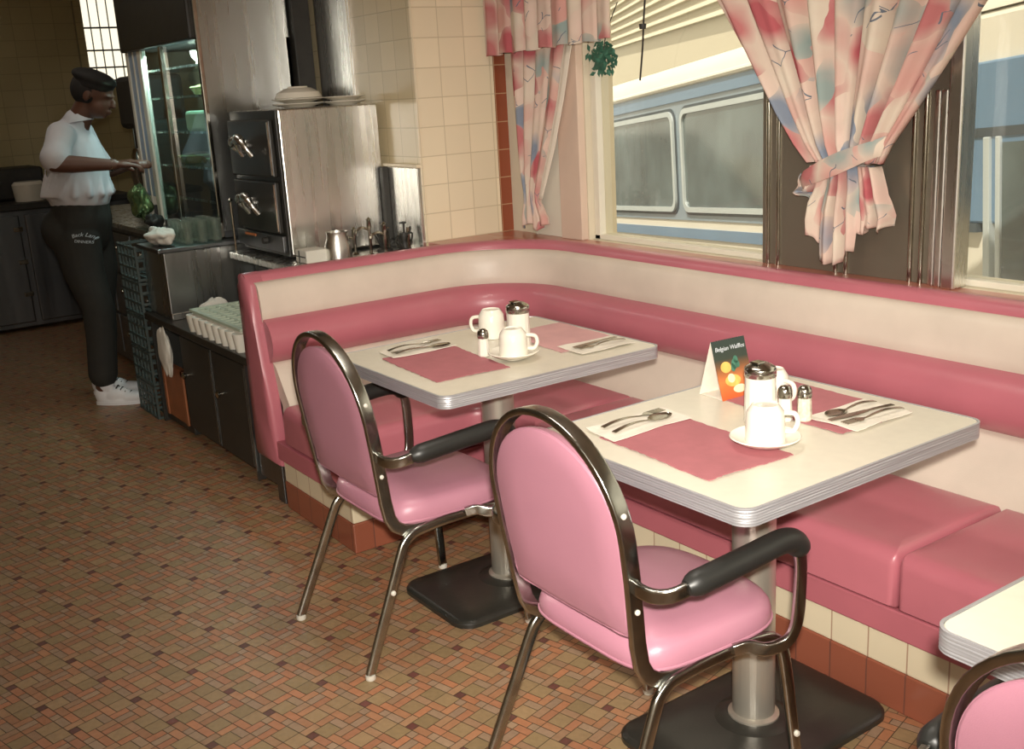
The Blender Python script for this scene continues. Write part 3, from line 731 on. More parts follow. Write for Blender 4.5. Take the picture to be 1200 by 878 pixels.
def mug(loc, ang, label, r=.040, h=.088, inverted=True):
    t = thing('coffee_mug', label, 'mug', loc, ang, 'white china mugs'); mb = MB()
    pr = [(r, 0), (r+.001, .003), (r, .008), (r*.985, h*.5), (r*.93, h*.8), (r*.8, h-.008), (r*.66, h), (r*.62, h-.003), (.001, h-.004)]
    mb.lathe(pr, n=36, cap=False); mb.lathe([(r-.004, .0), (r, 0)], n=36, cap=False)
    mb.build('cup', 'white', t, angle=50)
    hp = smooth_path([(r*.95, 0, h*.22), (r+.018, 0, h*.20), (r+.028, 0, h*.42), (r+.022, 0, h*.66), (r*.93, 0, h*.72)], 6)
    mb = MB(); mb.tube(hp, .0055, 10); mb.build('handle', 'white', t)
    return t
def saucer(loc, label, r=.074):
    mb = MB(); mb.lathe([(.032, 0), (.034, .004), (.055, .008), (r-.004, .017), (r, .020), (r-.002, .022), (r-.006, .020), (.05, .0115), (.03, .0085), (.001, .008)], n=44, cap=False)
    o = mb.build('saucer', 'white', angle=50); o.location = loc; return tag(o, label, 'saucer', 'white china saucers')
mug((-2.700, 1.945, ZT), math.radians(215), 'white mug with its handle to the left, behind the sugar shaker', .042, .088)
mug((-1.62, 2.02, ZT), math.radians(0), 'white mug behind the near sugar shaker, mostly hidden', .038, .080)
saucer((-2.415, 1.828, ZT+.003), 'white saucer at the middle of the corner table')
mug((-2.415, 1.828, ZT+.0125), math.radians(60), 'upturned white cup on the saucer of the corner table', .041, .078)
saucer((-1.412, 1.765, ZT+.003), 'white saucer overlapping the creased rose placemat')
mug((-1.412, 1.765, ZT+.0125), math.radians(60), 'upturned white cup on the saucer in front of the near sugar shaker', .041, .080)

# menu tent card: axis along Y, printed face toward +X
card = thing('menu_card', 'standing folded menu card with a waffle picture and white lettering', 'menu card', (-1.700, 1.935, ZT), math.radians(-4))
Lc, Hc, Dc = .105, .138, .042
def card_face(nm, x0, x1, m, sgn):
    mb = MB(); th = .0008
    vs = []
    for dx in (0, th*sgn):
        vs += [(x0+dx, 0, 0), (x0+dx, Lc, 0), (x1+dx, Lc, Hc), (x1+dx, 0, Hc)]
    mb.add(vs, [(0, 1, 2, 3), (4, 7, 6, 5), (0, 4, 5, 1), (1, 5, 6, 2), (2, 6, 7, 3), (3, 7, 4, 0)])
    return mb.build(nm, m, card, smooth=False, uvs=[(0, 0), (1, 0), (1, 1), (0, 1)]*2)
f1 = plab(card_face('printed_face', 0, -Dc, 'card_print', 1), 'printed face with waffle picture')
card_face('back_face', -2*Dc, -Dc, 'paper', 1)
mb = MB(); mb.box(-2*Dc, 0, .004, Lc, 0, .001); mb.build('card_base', 'paper', card, smooth=False)
sl = math.atan2(Dc, Hc); Ln = math.hypot(Dc, Hc)
# frame on the printed face: origin at lower left, u along +Y, v up the slope
Fm = Matrix(((0, -math.sin(sl), math.cos(sl)), (1, 0, 0), (0, math.cos(sl), math.sin(sl)))).to_4x4()
Fm.translation = Vector((.0012, 0, 0))
def on_card(nm, u, v, r, m, h=.0006, n=20, sq=1.0, parent=None):
    mb = MB(); mb.lathe([(r, 0), (r, h)], n=n); mb.v = [tuple(Fm @ Vector((u+p[0], v+p[1]*sq, p[2]))) for p in mb.v]
    return mb.build(nm, m, parent or f1, smooth=False)
on_card('waffle_print', .030, .078, .016, 'waffle', sq=.85)
on_card('waffle_print', .044, .044, .024, 'waffle', sq=.6)
on_card('cream_print', .040, .050, .011, 'egg', h=.0009)
on_card('waffle_print', .060, .022, .020, 'egg', h=.0007, sq=.5)
for k, (u, v, r) in enumerate([(.058, .082, .009), (.064, .092, .007), (.052, .074, .007), (.068, .080, .006)]): on_card('leaf_print', u, v, r, 'leaf', sq=1.4)
def text_obj(txt, size, m, parent, mtx, name='lettering', ext=.0004, align='CENTER', shear=0, curve_r=None):
    cu = bpy.data.curves.new(name, 'FONT'); cu.body = txt; cu.size = size; cu.extrude = ext; cu.align_x = align; cu.shear = shear; cu.resolution_u = 3
    o = bpy.data.objects.new(name, cu); COL.objects.link(o); bpy.context.view_layer.update()
    me = bpy.data.meshes.new_from_object(o.evaluated_get(bpy.context.evaluated_depsgraph_get()))
    bpy.data.objects.remove(o); bpy.data.curves.remove(cu)
    if curve_r:
        for v in me.vertices:
            a = v.co.x/curve_r; v.co = Vector((math.sin(a)*(curve_r+v.co.y), math.cos(a)*(curve_r+v.co.y)-curve_r, v.co.z))
    for v in me.vertices: v.co = mtx @ v.co
    me.materials.clear(); me.materials.append(M[m]); me.name = name
    n = bpy.data.objects.new(name, me); COL.objects.link(n); n.parent = parent; return n
text_obj('Belgian Waffles', .0150, 'print_white', f1, Fm @ Matrix.Translation((.0525, Ln-.026, .0008)), shear=.2)

# ------------------------------------------------------------------ curtains
def curtain_panel(name, rows, nu, pleats, parent, y, mname='floral', cloth_w=1.1, hem=None, amp_f=1.0, phase=0, th=.003):
    """rows: (z, x_left, x_right, amp); cloth folded in pleats between the two edges"""
    nv = len(rows); vs = []; uvs = []
    for j, (z, xl, xr, amp) in enumerate(rows):
        for i in range(nu+1):
            u = i/nu; w = math.sin(2*PI*pleats*u+phase)+.35*math.sin(2*PI*pleats*2.3*u+1.3+phase)
            x = lerp(xl, xr, u)+.25*(xr-xl)/pleats*math.cos(2*PI*pleats*u+phase)*.5
            zz = z
            if hem and j >= hem[0]:
                t = (j-hem[0]+1)/(nv-hem[0]); zz = z+t*hem[1](u)
            vs.append(Vector((x, y+w*amp*amp_f, zz))); uvs.append((u*cloth_w, (2-z)*1.0))
    fs = []
    for j in range(nv-1):
        for i in range(nu):
            a = j*(nu+1)+i; fs.append((a, a+1, a+nu+2, a+nu+1))
    mb = MB(); mb.add(vs, fs); o = mb.build(name, mname, parent, uvs=uvs, angle=180)
    m = o.modifiers.new('Solidify', 'SOLIDIFY'); m.thickness = th; m.offset = 0
    return o
def rows_interp(keys, n):
    """keys: (z, xl, xr, amp) -> n rows per segment with easing"""
    out = []
    for a, b in zip(keys, keys[1:]):
        for k in range(n): out.append(tuple(lerp(a[i], b[i], k/n) for i in range(4)))
    out.append(keys[-1]); return out
cur = thing('curtain', 'floral pink curtain gathered by a tieback in front of the steel pilaster', 'curtain', (0, 0, 0), 0, 'floral curtains')
YC = 2.875
keys = [(2.22, -2.93, -1.33, .018), (2.0, -2.83, -1.44, .020), (1.80, -2.70, -1.57, .024), (1.64, -2.58, -1.68, .028), (1.50, -2.475, -1.775, .030), (1.38, -2.385, -1.86, .030), (1.28, -2.30, -1.935, .028), (1.225, -2.245, -1.965, .024)]
curtain_panel('gathered_drape', rows_interp(keys, 4), 140, 9, cur, YC, cloth_w=1.5)
def hemf(u):
    # three drops: short left, long middle, medium right
    s = 0
    if u < .16: s = .06+.10*(.16-u)/.16+.10
    elif u < .30: s = .09-.05*(u-.16)/.14
    elif u < .55: s = -.01
    elif u < .68: s = .03
    elif u < .80: s = .09
    else: s = .12-.02*math.sin((u-.8)*15)
    return s+.006*math.sin(u*60)
keys = [(1.215, -2.235, -1.985, .020), (1.15, -2.255, -1.965, .022), (1.08, -2.29, -1.95, .024), (1.00, -2.305, -1.935, .026), (.925, -2.30, -1.94, .026)]
curtain_panel('hanging_tail', rows_interp(keys, 4), 160, 7, cur, YC, cloth_w=1.2, hem=(6, hemf), phase=.8)
# tieback band sloping up to the right
mb = MB(); rs = []
n = 40
for k in range(n):
    a = 2*PI*k/n; cx = -2.105+.150*math.cos(a); cy = YC-.004+.046*math.sin(a); cz = 1.222+(.055 if True else 0)*math.cos(a)*1.0
    nrm = Vector((math.cos(a)*.046, math.sin(a)*.150, 0)).normalized()
    hh = .030*(1+.12*math.sin(3*a))
    c = Vector((cx, cy, cz)); up = Vector((0, 0, 1))
    rs.append([c-up*hh, c-up*hh*.6+nrm*.006, c+nrm*.009, c+up*hh*.6+nrm*.006, c+up*hh, c-nrm*.001])
uv = []
mb.rings(rs, loop=True)
uv = [(p[0]*1.3+.4, p[2]*1.3) for p in mb.v]
mb.build('tieback', 'floral', cur, uvs=uv, angle=70)
# left curtain swept beside the brown tiles, with a white lining showing
lc = thing('curtain', 'narrow floral curtain hanging beside the brown tiles, tied near the sill', 'curtain', (0, 0, 0), 0, 'floral curtains')
keys = [(2.1, -3.88, -3.42, .016), (1.66, -3.86, -3.475, .018), (1.45, -3.85, -3.53, .020), (1.30, -3.84, -3.59, .020), (1.15, -3.83, -3.66, .016), (1.06, -3.81, -3.705, .012), (1.02, -3.81, -3.705, .012), (.95, -3.835, -3.66, .014), (.895, -3.835, -3.655, .015)]
curtain_panel('gathered_drape', rows_interp(keys, 4), 70, 4, lc, 2.885, cloth_w=.8, hem=(28, lambda u: .03*abs(math.sin(u*5))), phase=2)
keys = [(1.66, -3.485, -3.435, .002), (1.45, -3.545, -3.50, .003), (1.25, -3.62, -3.575, .003), (1.1, -3.68, -3.645, .002), (1.03, -3.705, -3.68, .001)]
curtain_panel('lining_edge', rows_interp(keys, 3), 12, 1, lc, 2.880, 'lining')
val = curtain_panel('valance', rows_interp([(2.1, -3.99, -3.15, .010), (1.66, -3.99, -3.15, .014), (1.635, -3.99, -3.15, .015)], 3), 120, 9, None, 2.835, cloth_w=1.3, hem=(4, lambda u: .02*u+.004*math.sin(u*40)))
tag(val, 'short floral valance over the top left of the window', 'valance')

# hanging leafy ornament in the window
orn = thing('hanging_plant', 'dark green leafy sprig hanging at the top of the window', 'plant', (-3.325, 2.945, 1.59))
mb = MB(); rnd = random.Random(5)
for k in range(130):
    c = Vector((rnd.gauss(0, .035), rnd.uniform(-.02, .02), rnd.gauss(0, .028))); c.x = max(-.075, min(.075, c.x)); c.z = max(-.055, min(.055, c.z))
    a, b = rnd.uniform(0, 2*PI), rnd.uniform(-.6, .6); d = Vector((math.cos(a), b*.4, math.sin(a)))*.017; e = Vector((-math.sin(a), rnd.uniform(-.5, .5), math.cos(a)))*.009; nn = d.cross(e).normalized()*.002
    mb.add([c-d, c-e, c+d, c+e, c+nn], [(0, 1, 4), (1, 2, 4), (2, 3, 4), (3, 0, 4), (3, 2, 1, 0)])
mb.build('foliage', 'leaf', orn, angle=20)
mb = MB(); mb.tube([(0, 0, 0), (.03, 0, .10), (.10, 0, .2)], .002, 6); mb.build('stem', 'dark', orn)
hk = MB(); hk.tube(smooth_path([(-3.09, 2.93, 1.50), (-3.06, 2.92, 1.62), (-3.03, 2.90, 1.70), (-3.02, 2.90, 1.78)], 4), .0035, 8); hk.lathe([(.012, -.01), (.014, .008)], (-3.035, 2.90, 1.69), 12)
tag(hk.build('curtain_hook', 'dark'), 'thin dark curtain hook and cord hanging at the window top', 'hook')

# ------------------------------------------------------------------ outside: street, bus, building
SZ = -.55
struct(MB().box(-24, 14, YW+.15, YW+1.0, SZ-.1, SZ+.13).build('floor_sidewalk', 'sidewalk', smooth=False))
struct(MB().box(-40, 30, YW+1.0, 40, SZ-.2, SZ).build('floor_street', 'asphalt', smooth=False))
ex = Vector((0.93020297, -0.35750481, 0.08314288)); ey = Vector((0.358746925, 0.933434863, 0)); ez = Vector((-0.07760847, 0.02982725, 0.99653764))
P0 = CAM+(Vector((-4.41133429, 4.40178504, 1.04447372))-CAM)*1.25
bus = thing('bus', 'white and blue bus with tinted windows parked outside', 'bus', P0)
bus.rotation_euler = Matrix((ex, ey, ez)).transposed().to_euler()
K = 1.25
mb = MB(); mb.box(-7, 5.2, .0, 2.3, -.55*K-.35, .40*K); plab(mb.build('lower_body', 'bus_white', bus, smooth=False, bevel=.03), 'white lower body')
mb = MB(); mb.rings([[Vector((x, y, z)) for y, z in [(0, .40*K), (.02, .47*K), (.08, .53*K), (.3, .57*K), (2.0, .57*K), (2.25, .5*K), (2.3, .4*K)]] for x in (-7, 5.2)]); plab(mb.build('roof', 'bus_white', bus, angle=50), 'white rounded roof')
mb = MB()
for z0, z1 in ((-.42*K, -.365*K),): mb.box(-7, 3.0, -.012, 0, z0, z1)
plab(mb.build('stripe', 'bus_blue', bus, smooth=False), 'blue stripe below the windows')
mb = MB(); mb.box(-7, 3.0, -.010, 0, -.62*K, -.57*K); plab(mb.build('stripe', 'tan', bus, smooth=False), 'tan stripe low on the side')
mb = MB(); mb.box(-7, 3.0, -.02, 0, .33*K, .40*K); plab(mb.build('stripe', 'bus_blue', bus, smooth=False), 'blue stripe above the windows')
mb = MB(); mb.tube([(-7, -.02, .415*K), (3.0, -.02, .415*K)], .022, 8); mb.build('drip_rail', 'bus_white', bus)
mb = MB(); mb.box(-7, 3.0, -.008, 0, -.32*K, .335*K); plab(mb.build('window_band', 'bus_band', bus, smooth=False), 'grey blue window band')
def bus_window(x0, x1):
    z0, z1 = -.275*K, .285*K
    P = rrect(x0, x1, z0, z1, .09, 6); Q = rrect(x0+.035, x1-.035, z0+.035, z1-.035, .06, 6)
    mb = MB(); mb.rings([[Vector((x, yy, z)) for x, z in S] for S, yy in ((P, -.008), (P, -.03), (Q, -.03), (Q, -.008))], cap0=False, cap1=False)
    w = mb.build('window', 'bus_grey', bus, angle=40)
    mb = MB(); mb.add([Vector((x, -.016, z)) for x, z in Q]+[Vector((x, -.010, z)) for x, z in Q], [tuple(range(len(Q))), tuple(range(2*len(Q)-1, len(Q)-1, -1))]); mb.build('pane', 'bus_glass', w, smooth=False)
    mb = MB(); Q2 = rrect(x0-.02, x1+.02, z0-.02, z1+.02, .10, 6); mb.rings([[Vector((x, yy, z)) for x, z in S] for S, yy in ((Q2, -.008), (Q2, -.014), (P, -.014), (P, -.008))], cap0=False, cap1=False); mb.build('seal', 'bus_dark', w, angle=40)
bus_window(-1.74*K, -.075*K); bus_window(.03*K, 1.7*K); bus_window(-3.45*K, -1.80*K); bus_window(-5.2*K, -3.52*K)
# front of the bus beyond the pilaster
mb = MB(); mb.box(2.30*K, 5.2, -.03, 0, -.28*K, .24*K); plab(mb.build('front_panel', 'bus_blue', bus, smooth=False, bevel=.01), 'blue front side panel')
mb = MB(); mb.box(2.30*K, 5.2, -.035, 0, .0*K, .03*K); mb.box(2.30*K, 2.56*K, -.035, 0, -.31*K, -.28*K); mb.build('panel_trim', 'bus_dark', bus, smooth=False)
mb = MB(); mb.box(2.60*K, 2.63*K, -.045, 0, -.6*K, .0); mb.box(2.66*K, 2.68*K, -.045, 0, -.6*K, .0); mb.build('door_edge', 'bus_grey', bus, smooth=False, bevel=.004)
mb = MB(); mb.box(2.69*K, 3.2*K, -.04, 0, -.58*K, -.02*K); mb.build('door_glass', 'bus_glass', bus, smooth=False)
for x in (-4.2, 1.9):
    mb = MB(); mb.lathe([(.45, -.02), (.48, .0), (.48, .22), (.45, .25)], (x, .05, -.55*K-.42), 28, axis='y'); w = mb.build('wheel', 'rubber', bus)
# cream building with slatted front across the street
bd = thing('building', 'cream building with horizontal slats across the street', 'building', (-16.7, 16.2, SZ), math.radians(-33.9))
mb = MB(); mb.box(-14, 14, 0, 3, 0, 8.5); mb.build('wall', 'siding', bd, smooth=False)
for k in range(22):
    z = 3.0+k*.235; mb = MB(); mb.rings([[Vector((x, y, zz)) for y, zz in [(0, z), (-.11, z+.01), (-.10, z+.04), (0, z+.175)]] for x in (-14, 14)]); mb.build('slat', 'siding', bd, smooth=False)
# ------------------------------------------------------------------ kitchen side
# low black cabinet
cb = thing('base_cabinet', 'low black cabinet with two doors beside the end of the booth', 'cabinet', (0, 0, 0))
mb = MB(); mb.box(-5.165, -3.90, 1.60, 2.44, .06, .515); mb.box(-5.13, -3.92, 1.65, 2.40, 0, .06)
# hollow bay at the left is drawn by leaving the shell open
mb = MB()
mb.box(-4.74, -3.90, 1.60, 2.40, .05, .515); mb.box(-5.165, -5.145, 1.585, 2.40, 0, .515); mb.box(-5.145, -4.74, 2.0, 2.40, .05, .515); mb.box(-5.145, -4.74, 1.60, 2.0, .02, .05); mb.box(-4.70, -3.92, 1.66, 2.3, 0, .05)
mb.build('carcass', 'black_cab', cb, smooth=False, bevel=.002)
mb = MB(); mb.box(-5.175, -3.86, 1.565, 2.44, .515, .55); plab(mb.build('counter_top', 'black_enamel', cb, smooth=False, bevel=.005), 'glossy black top')
for x0, x1, kx in ((-4.73, -4.33, -4.66), (-4.32, -3.94, -4.23)):
    mb = MB(); mb.box(x0, x1, 1.582, 1.60, .07, .50); d = mb.build('door', 'black_cab', cb, smooth=False, bevel=.003)
    mb = MB(); mb.lathe([(.006, 0), (.006, -.012), (.015, -.018), (.016, -.025), (.010, -.030), (.001, -.031)], (kx, 1.582, .33), 16, axis='y'); plab(mb.build('knob', 'chrome', d), 'chrome knob')
    mb = MB(); mb.box(x1-.012, x1-.006, 1.578, 1.583, .08, .49); mb.build('edge_strip', 'steel', d, smooth=False)
mb = MB(); mb.box(-3.925, -3.915, 1.575, 1.61, .03, .51); plab(mb.build('edge_strip', 'steel', cb, smooth=False), 'steel edge strip')
# in the open bay: wooden board and white bag
o = MB(); o.box(-5.09, -4.78, 1.592, 1.612, .055, .30); o.box(-5.09, -5.06, 1.586, 1.616, .055, .32); o.box(-4.81, -4.78, 1.586, 1.616, .055, .32); o.box(-5.09, -4.78, 1.586, 1.616, .29, .32)
tag(o.build('wooden_crate', 'wood', smooth=False, bevel=.003), 'brown wooden board leaning in the open bay of the black cabinet', 'box')
def blob(name, c, r, m, seed, parent=None, amp=.18, n=20, fl=1.0):
    rnd = random.Random(seed); ph = [rnd.uniform(0, 6) for _ in range(8)]; mb = MB(); rs = []
    for j in range(1, n):
        th = PI*j/n; ring = []
        for i in range(2*n):
            a = PI*i/n
            k = 1+amp*(math.sin(3*a+ph[0]+2*th)*.4+math.sin(5*th+ph[1]+a)*.35+math.sin(7*a+ph[2])*math.sin(4*th+ph[3])*.35)
            ring.append(Vector((c[0]+r[0]*k*math.sin(th)*math.cos(a), c[1]+r[1]*k*math.sin(th)*math.sin(a), c[2]+r[2]*k*math.cos(th))))
        rs.append(ring)
    mb.rings(rs); return mb.build(name, m, parent, angle=80)
tag(blob('cloth_bag', (-4.90, 1.560, .40), (.085, .020, .11), 'white_cloth', 4), 'crumpled white cloth bag hung in the open bay of the black cabinet', 'bag')

# stack of five wire crates
def crate():
    t = thing('milk_crate', '', 'crate'); mb = MB(); W, D, Hh = .30, .30, .170
    for z in (0.006, .06, .115, .160):
        mb.box(0, W, 0, .010, z-.006, z+.006); mb.box(0, W, D-.01, D, z-.006, z+.006); mb.box(0, .01, 0, D, z-.006, z+.006); mb.box(W-.01, W, 0, D, z-.006, z+.006)
    for k in range(6):
        x = k*(W-.012)/5; mb.box(x, x+.012, 0.001, .009, 0, Hh); mb.box(x, x+.012, D-.009, D-.001, 0, Hh); mb.box(.001, .009, x, x+.012, 0, Hh); mb.box(W-.009, W-.001, x, x+.012, 0, Hh)
    mb.build('wire_walls', 'crate', t, smooth=False)
    mb = MB()
    for k in range(7): mb.box(.01, W-.01, .02+k*.04, .028+k*.04, .0, .006)
    mb.build('bottom', 'crate', t, smooth=False); return t
names = ['grey wire crate standing on the floor, lowest of the stack', 'grey wire crate second from the floor in the stack', 'grey wire crate in the middle of the stack of five', 'grey wire crate second from the top of the stack', 'grey wire crate on top of the stack beside the steel cabinet']
c0 = crate()
for k in range(5):
    r_ = c0 if k == 0 else dup(c0, (0, 0, 0))
    r_.location = (-5.49, 1.565, .001+k*.1735); r_.rotation_euler = (0, 0, 0); r_['label'] = names[k]; r_['group'] = 'stack of wire crates'

# steel station on the black cabinet
st = thing('steel_cabinet', 'stainless steel cabinet standing on the left of the black cabinet', 'cabinet', (0, 0, 0))
MB().box(-5.165, -4.85, 1.60, 2.44, .551, .860).build('body', 'steel', st, smooth=False, bevel=.004)
MB().box(-5.18, -4.842, 1.575, 2.44, .860, .880).build('top', 'steel_dull', st, smooth=False, bevel=.004)
MB().box(-4.850, -4.838, 1.60, 2.44, .551, .58).build('base_flange', 'steel_bright', st, smooth=False, bevel=.002)
# left run of steel drawers behind the man
dr = thing('drawer_counter', 'steel work counter with drawers behind the standing worker', 'counter', (0, 0, 0))
MB().box(-7.4, -5.53, 1.785, 2.44, .05, .86).build('body', 'steel_dull', dr, smooth=False)
MB().box(-7.42, -5.51, 1.76, 2.44, .86, .885).build('top', 'steel', dr, smooth=False, bevel=.004)
for k in range(4):
    for j in range(3):
        x0 = -7.35+k*.46; mb = MB(); mb.box(x0, x0+.43, 1.767, 1.785, .10+j*.25, .33+j*.25); d = mb.build('drawer', 'steel_dull', dr, smooth=False, bevel=.004)
        mb = MB(); mb.lathe([(.008, 0), (.008, -.012), (.016, -.018), (.014, -.028), (.001, -.03)], (x0+.22, 1.767, .25+j*.25), 14, axis='y'); mb.build('knob', 'chrome', d)
# white towel and tumblers on the steel cabinet
tag(blob('towel', (-5.00, 1.640, .925), (.13, .055, .036), 'white_cloth', 9, amp=.3), 'rumpled white towel on the left end of the steel cabinet', 'towel')
def tumbler():
    mb = MB(); mb.lathe([(.019, 0), (.022, .001), (.026, .098), (.0275, .104), (.0255, .103), (.023, .10), (.019, .010), (.001, .008)], n=20, cap=False)
    return mb.build('tumbler', 'cup_glass', angle=40)
tm = tumbler(); k = 0
for i in range(4):
    for j in range(3):
        o = tm if k == 0 else tm.copy()
        if k: COL.objects.link(o)
        o.location = (-4.882-i*.0665, 1.735+j*.067, .8825)
        tag(o, 'clear glass tumbler among those standing on the steel cabinet', 'glass', 'tumblers on the steel cabinet'); k += 1

# pie display case
pc = thing('display_case', 'tall glass fronted pie case with lit shelves and black header', 'display case', (0, 0, 0))
X0, X1, Y0, Y1, ZB, ZP = -6.06, -4.94, 1.915, 2.36, .886, 1.79
mb = MB(); mb.box(X0, X1, Y0, Y1, ZB, ZB+.03); mb.box(X0, X1, Y1-.015, Y1, ZB, ZP); mb.build('case_body', 'steel_dull', pc, smooth=False)
MB().box(X0-.02, X1-.022, Y0-.03, Y1, ZP, 2.12).build('header', 'black_enamel', pc, smooth=False, bevel=.01)
mb = MB(); mb.box(X1-.012, X1, Y0, Y1, ZB+.03, 2.3); plab(mb.build('side_panel', 'steel', pc, smooth=False), 'stainless side panel')
mb = MB(); mb.box(X1-.02, X1+.004, Y0-.006, Y0+.014, ZB, 2.12); mb.box(-5.50, -5.47, Y0-.012, Y0+.01, ZB, ZP); mb.build('post', 'chrome', pc, smooth=False, bevel=.003)
mb = MB(); mb.box(X0, X0+.035, Y0-.012, Y0+.02, ZB, ZP); mb.box(X0+.20, X0+.26, Y0-.012, Y0+.02, ZB, ZP); mb.box(X0+.11, X0+.125, Y0-.010, Y0+.02, ZB+.1, ZP); mb.build('door_frame', 'white_trim', pc, smooth=False, bevel=.005)
mb = MB(); mb.box(X0+.035, X0+.22, Y0-.004, Y0+.008, ZB+.15, ZP); plab(mb.build('door_panel', 'pale_blue', pc, smooth=False), 'pale blue door edge panel')
mb = MB(); mb.box(X0+.26, -5.50, Y0, Y0+.005, ZB+.03, ZP); mb.box(-5.47, X1-.02, Y0+.008, Y0+.013, ZB+.03, ZP); mb.build('glass_door', 'case_glass', pc, smooth=False)
for z in (1.04, 1.20, 1.37, 1.54, 1.68):
    MB().box(X0+.03, X1-.02, Y0+.03, Y1-.02, z, z+.006).build('shelf', 'case_glass', pc, smooth=False)
    MB().box(X0+.03, X1-.02, Y0+.026, Y0+.032, z-.002, z+.009).build('shelf_edge', 'steel_bright', pc, smooth=False)
def pie(x, y, z, m, lab, r=.10):
    t = thing('pie', lab, 'pie', (x, y, z), 0, 'pies and cakes in the display case')
    mb = MB(); mb.lathe([(.001, 0), (r*.75, 0), (r, .035), (r*1.03, .04), (r*.93, .045)], n=28, cap=False); mb.build('crust', 'pie', t)
    mb = MB(); mb.lathe([(r*.93, .038), (r*.6, .052), (.001, .058)], n=28, cap=False); mb.build('filling', m, t)
pie(-5.14, 2.06, 1.2065, 'pie_red', 'red topped pie right of centre on the second shelf from the bottom')
pie(-5.36, 2.10, 1.5465, 'pie', 'golden pie on the second shelf from the top')
pie(-5.12, 2.12, 1.0465, 'pie', 'golden pie on the lowest shelf of the display case')
pie(-5.68, 2.10, 1.2065, 'pie_red', 'red pie at the left on the second shelf from the bottom')
o = MB(); o.box(-5.42, -5.08, 1.97, 2.20, 1.3765, 1.475); tag(o.build('cake', 'egg', smooth=False, bevel=.015), 'tall cream sheet cake on the middle shelf of the display case', 'cake', 'pies and cakes in the display case')
for (x, z) in ((-5.38, 1.6865), (-5.22, 1.6865), (-5.12, 1.5465)):
    mb = MB(); mb.lathe([(.018, 0), (.02, .004), (.008, .02), (.03, .045), (.035, .075), (.032, .075), (.027, .047), (.001, .03)], n=18, cap=False)
    o = mb.build('dessert_cup', 'white'); o.location = (x, 2.06, z); tag(o, 'small white dessert cup on the upper shelves of the display case', 'cup', 'dessert cups')
# dark square post right of the case
struct(MB().box(-5.02, -4.90, 2.37, 2.46, 0.9, ZC).build('wall_post', 'dark', smooth=False, bevel=.004))
struct(MB().box(-4.88, -4.55, 2.475, 2.49, 1.3, ZC).build('trim_steel_sheet', 'steel_bright', smooth=False))

# counter for the oven
oc = thing('oven_counter', 'steel topped counter under the black oven', 'counter', (0, 0, 0))
MB().box(-4.62, -3.90, 2.00, 2.44, .551, .80).build('body', 'tub', oc, smooth=False)
MB().box(-4.83, -3.88, 1.90, 2.488, .80, .832).build('top', 'steel_bright', oc, smooth=False, bevel=.005)
MB().box(-4.83, -4.63, 2.02, 2.44, .551, .80).build('gap_shade', 'dark', oc, smooth=False)  # solid dark block standing in for the shade of an open gap
# double oven / warming cabinet
ov = thing('warming_oven', 'black fronted double door oven with polished steel side', 'oven', (0, 0, 0))
MB().box(-4.83, -4.30, 1.99, 2.46, .845, 1.465).build('body', 'steel_bright', ov, smooth=False, bevel=.006)
MB().box(-4.826, -4.302, 1.978, 1.99, .845, 1.463).build('front_frame', 'black_enamel', ov, smooth=False, bevel=.003)
for z0, z1 in ((1.185, 1.425), (.945, 1.165)):
    d = MB().box(-4.81, -4.335, 1.955, 1.978, z0, z1).build('door', 'black_enamel', ov, smooth=False, bevel=.006)
    zc = (z0+z1)/2+.01
    mb = MB()
    mb.tube(smooth_path([(-4.655, 1.950, zc-.030), (-4.665, 1.915, zc+.0), (-4.645, 1.905, zc+.026), (-4.618, 1.912, zc+.030), (-4.60, 1.93, zc+.018)], 5), [.010]*6+[.014]*10+[.010]*5, 12)
    mb.tube(smooth_path([(-4.585, 1.930, zc-.040), (-4.580, 1.905, zc+.0), (-4.555, 1.895, zc+.034), (-4.520, 1.895, zc+.034), (-4.490, 1.905, zc+.0), (-4.480, 1.930, zc-.040)], 5), [.012]*8+[.019]*10+[.012]*8, 12)
    mb.lathe([(.028, 0), (.028, -.008), (.012, -.03)], (-4.60, 1.955, zc), 20, axis='y')
    plab(mb.build('handle', 'steel_bright', d), 'chrome handle')
    MB().box(-4.345, -4.338, 1.950, 1.957, z0+.01, z1-.01).build('hinge_strip', 'chrome', d, smooth=False)
MB().box(-4.85, -4.32, 1.960, 1.978, .865, .935).build('control_panel', 'steel_dull', ov, smooth=False, bevel=.003)
mb = MB(); mb.lathe([(.016, 0), (.014, -.02), (.001, -.021)], (-4.50, 1.960, .905), 16, axis='y'); mb.build('knob', 'dark', ov)
MB().box(-4.74, -4.62, 1.955, 1.961, .915, .925).build('indicator', 'orange', ov, smooth=False)
mb = MB(); mb.tube([(-4.815, 1.93, .833), (-4.815, 1.93, 1.06)], .006, 8); mb.lathe([(.001, -.012), (.012, 0), (.001, .012)], (-4.815, 1.93, 1.07), 12); mb.build('side_rod', 'chrome', ov)
for sx in (-4.80, -4.37):
    for sy in (2.05, 2.40): mb = MB(); mb.lathe([(.02, .8325), (.016, .846)], (sx, sy, 0), 12); mb.build('foot', 'dark', ov)
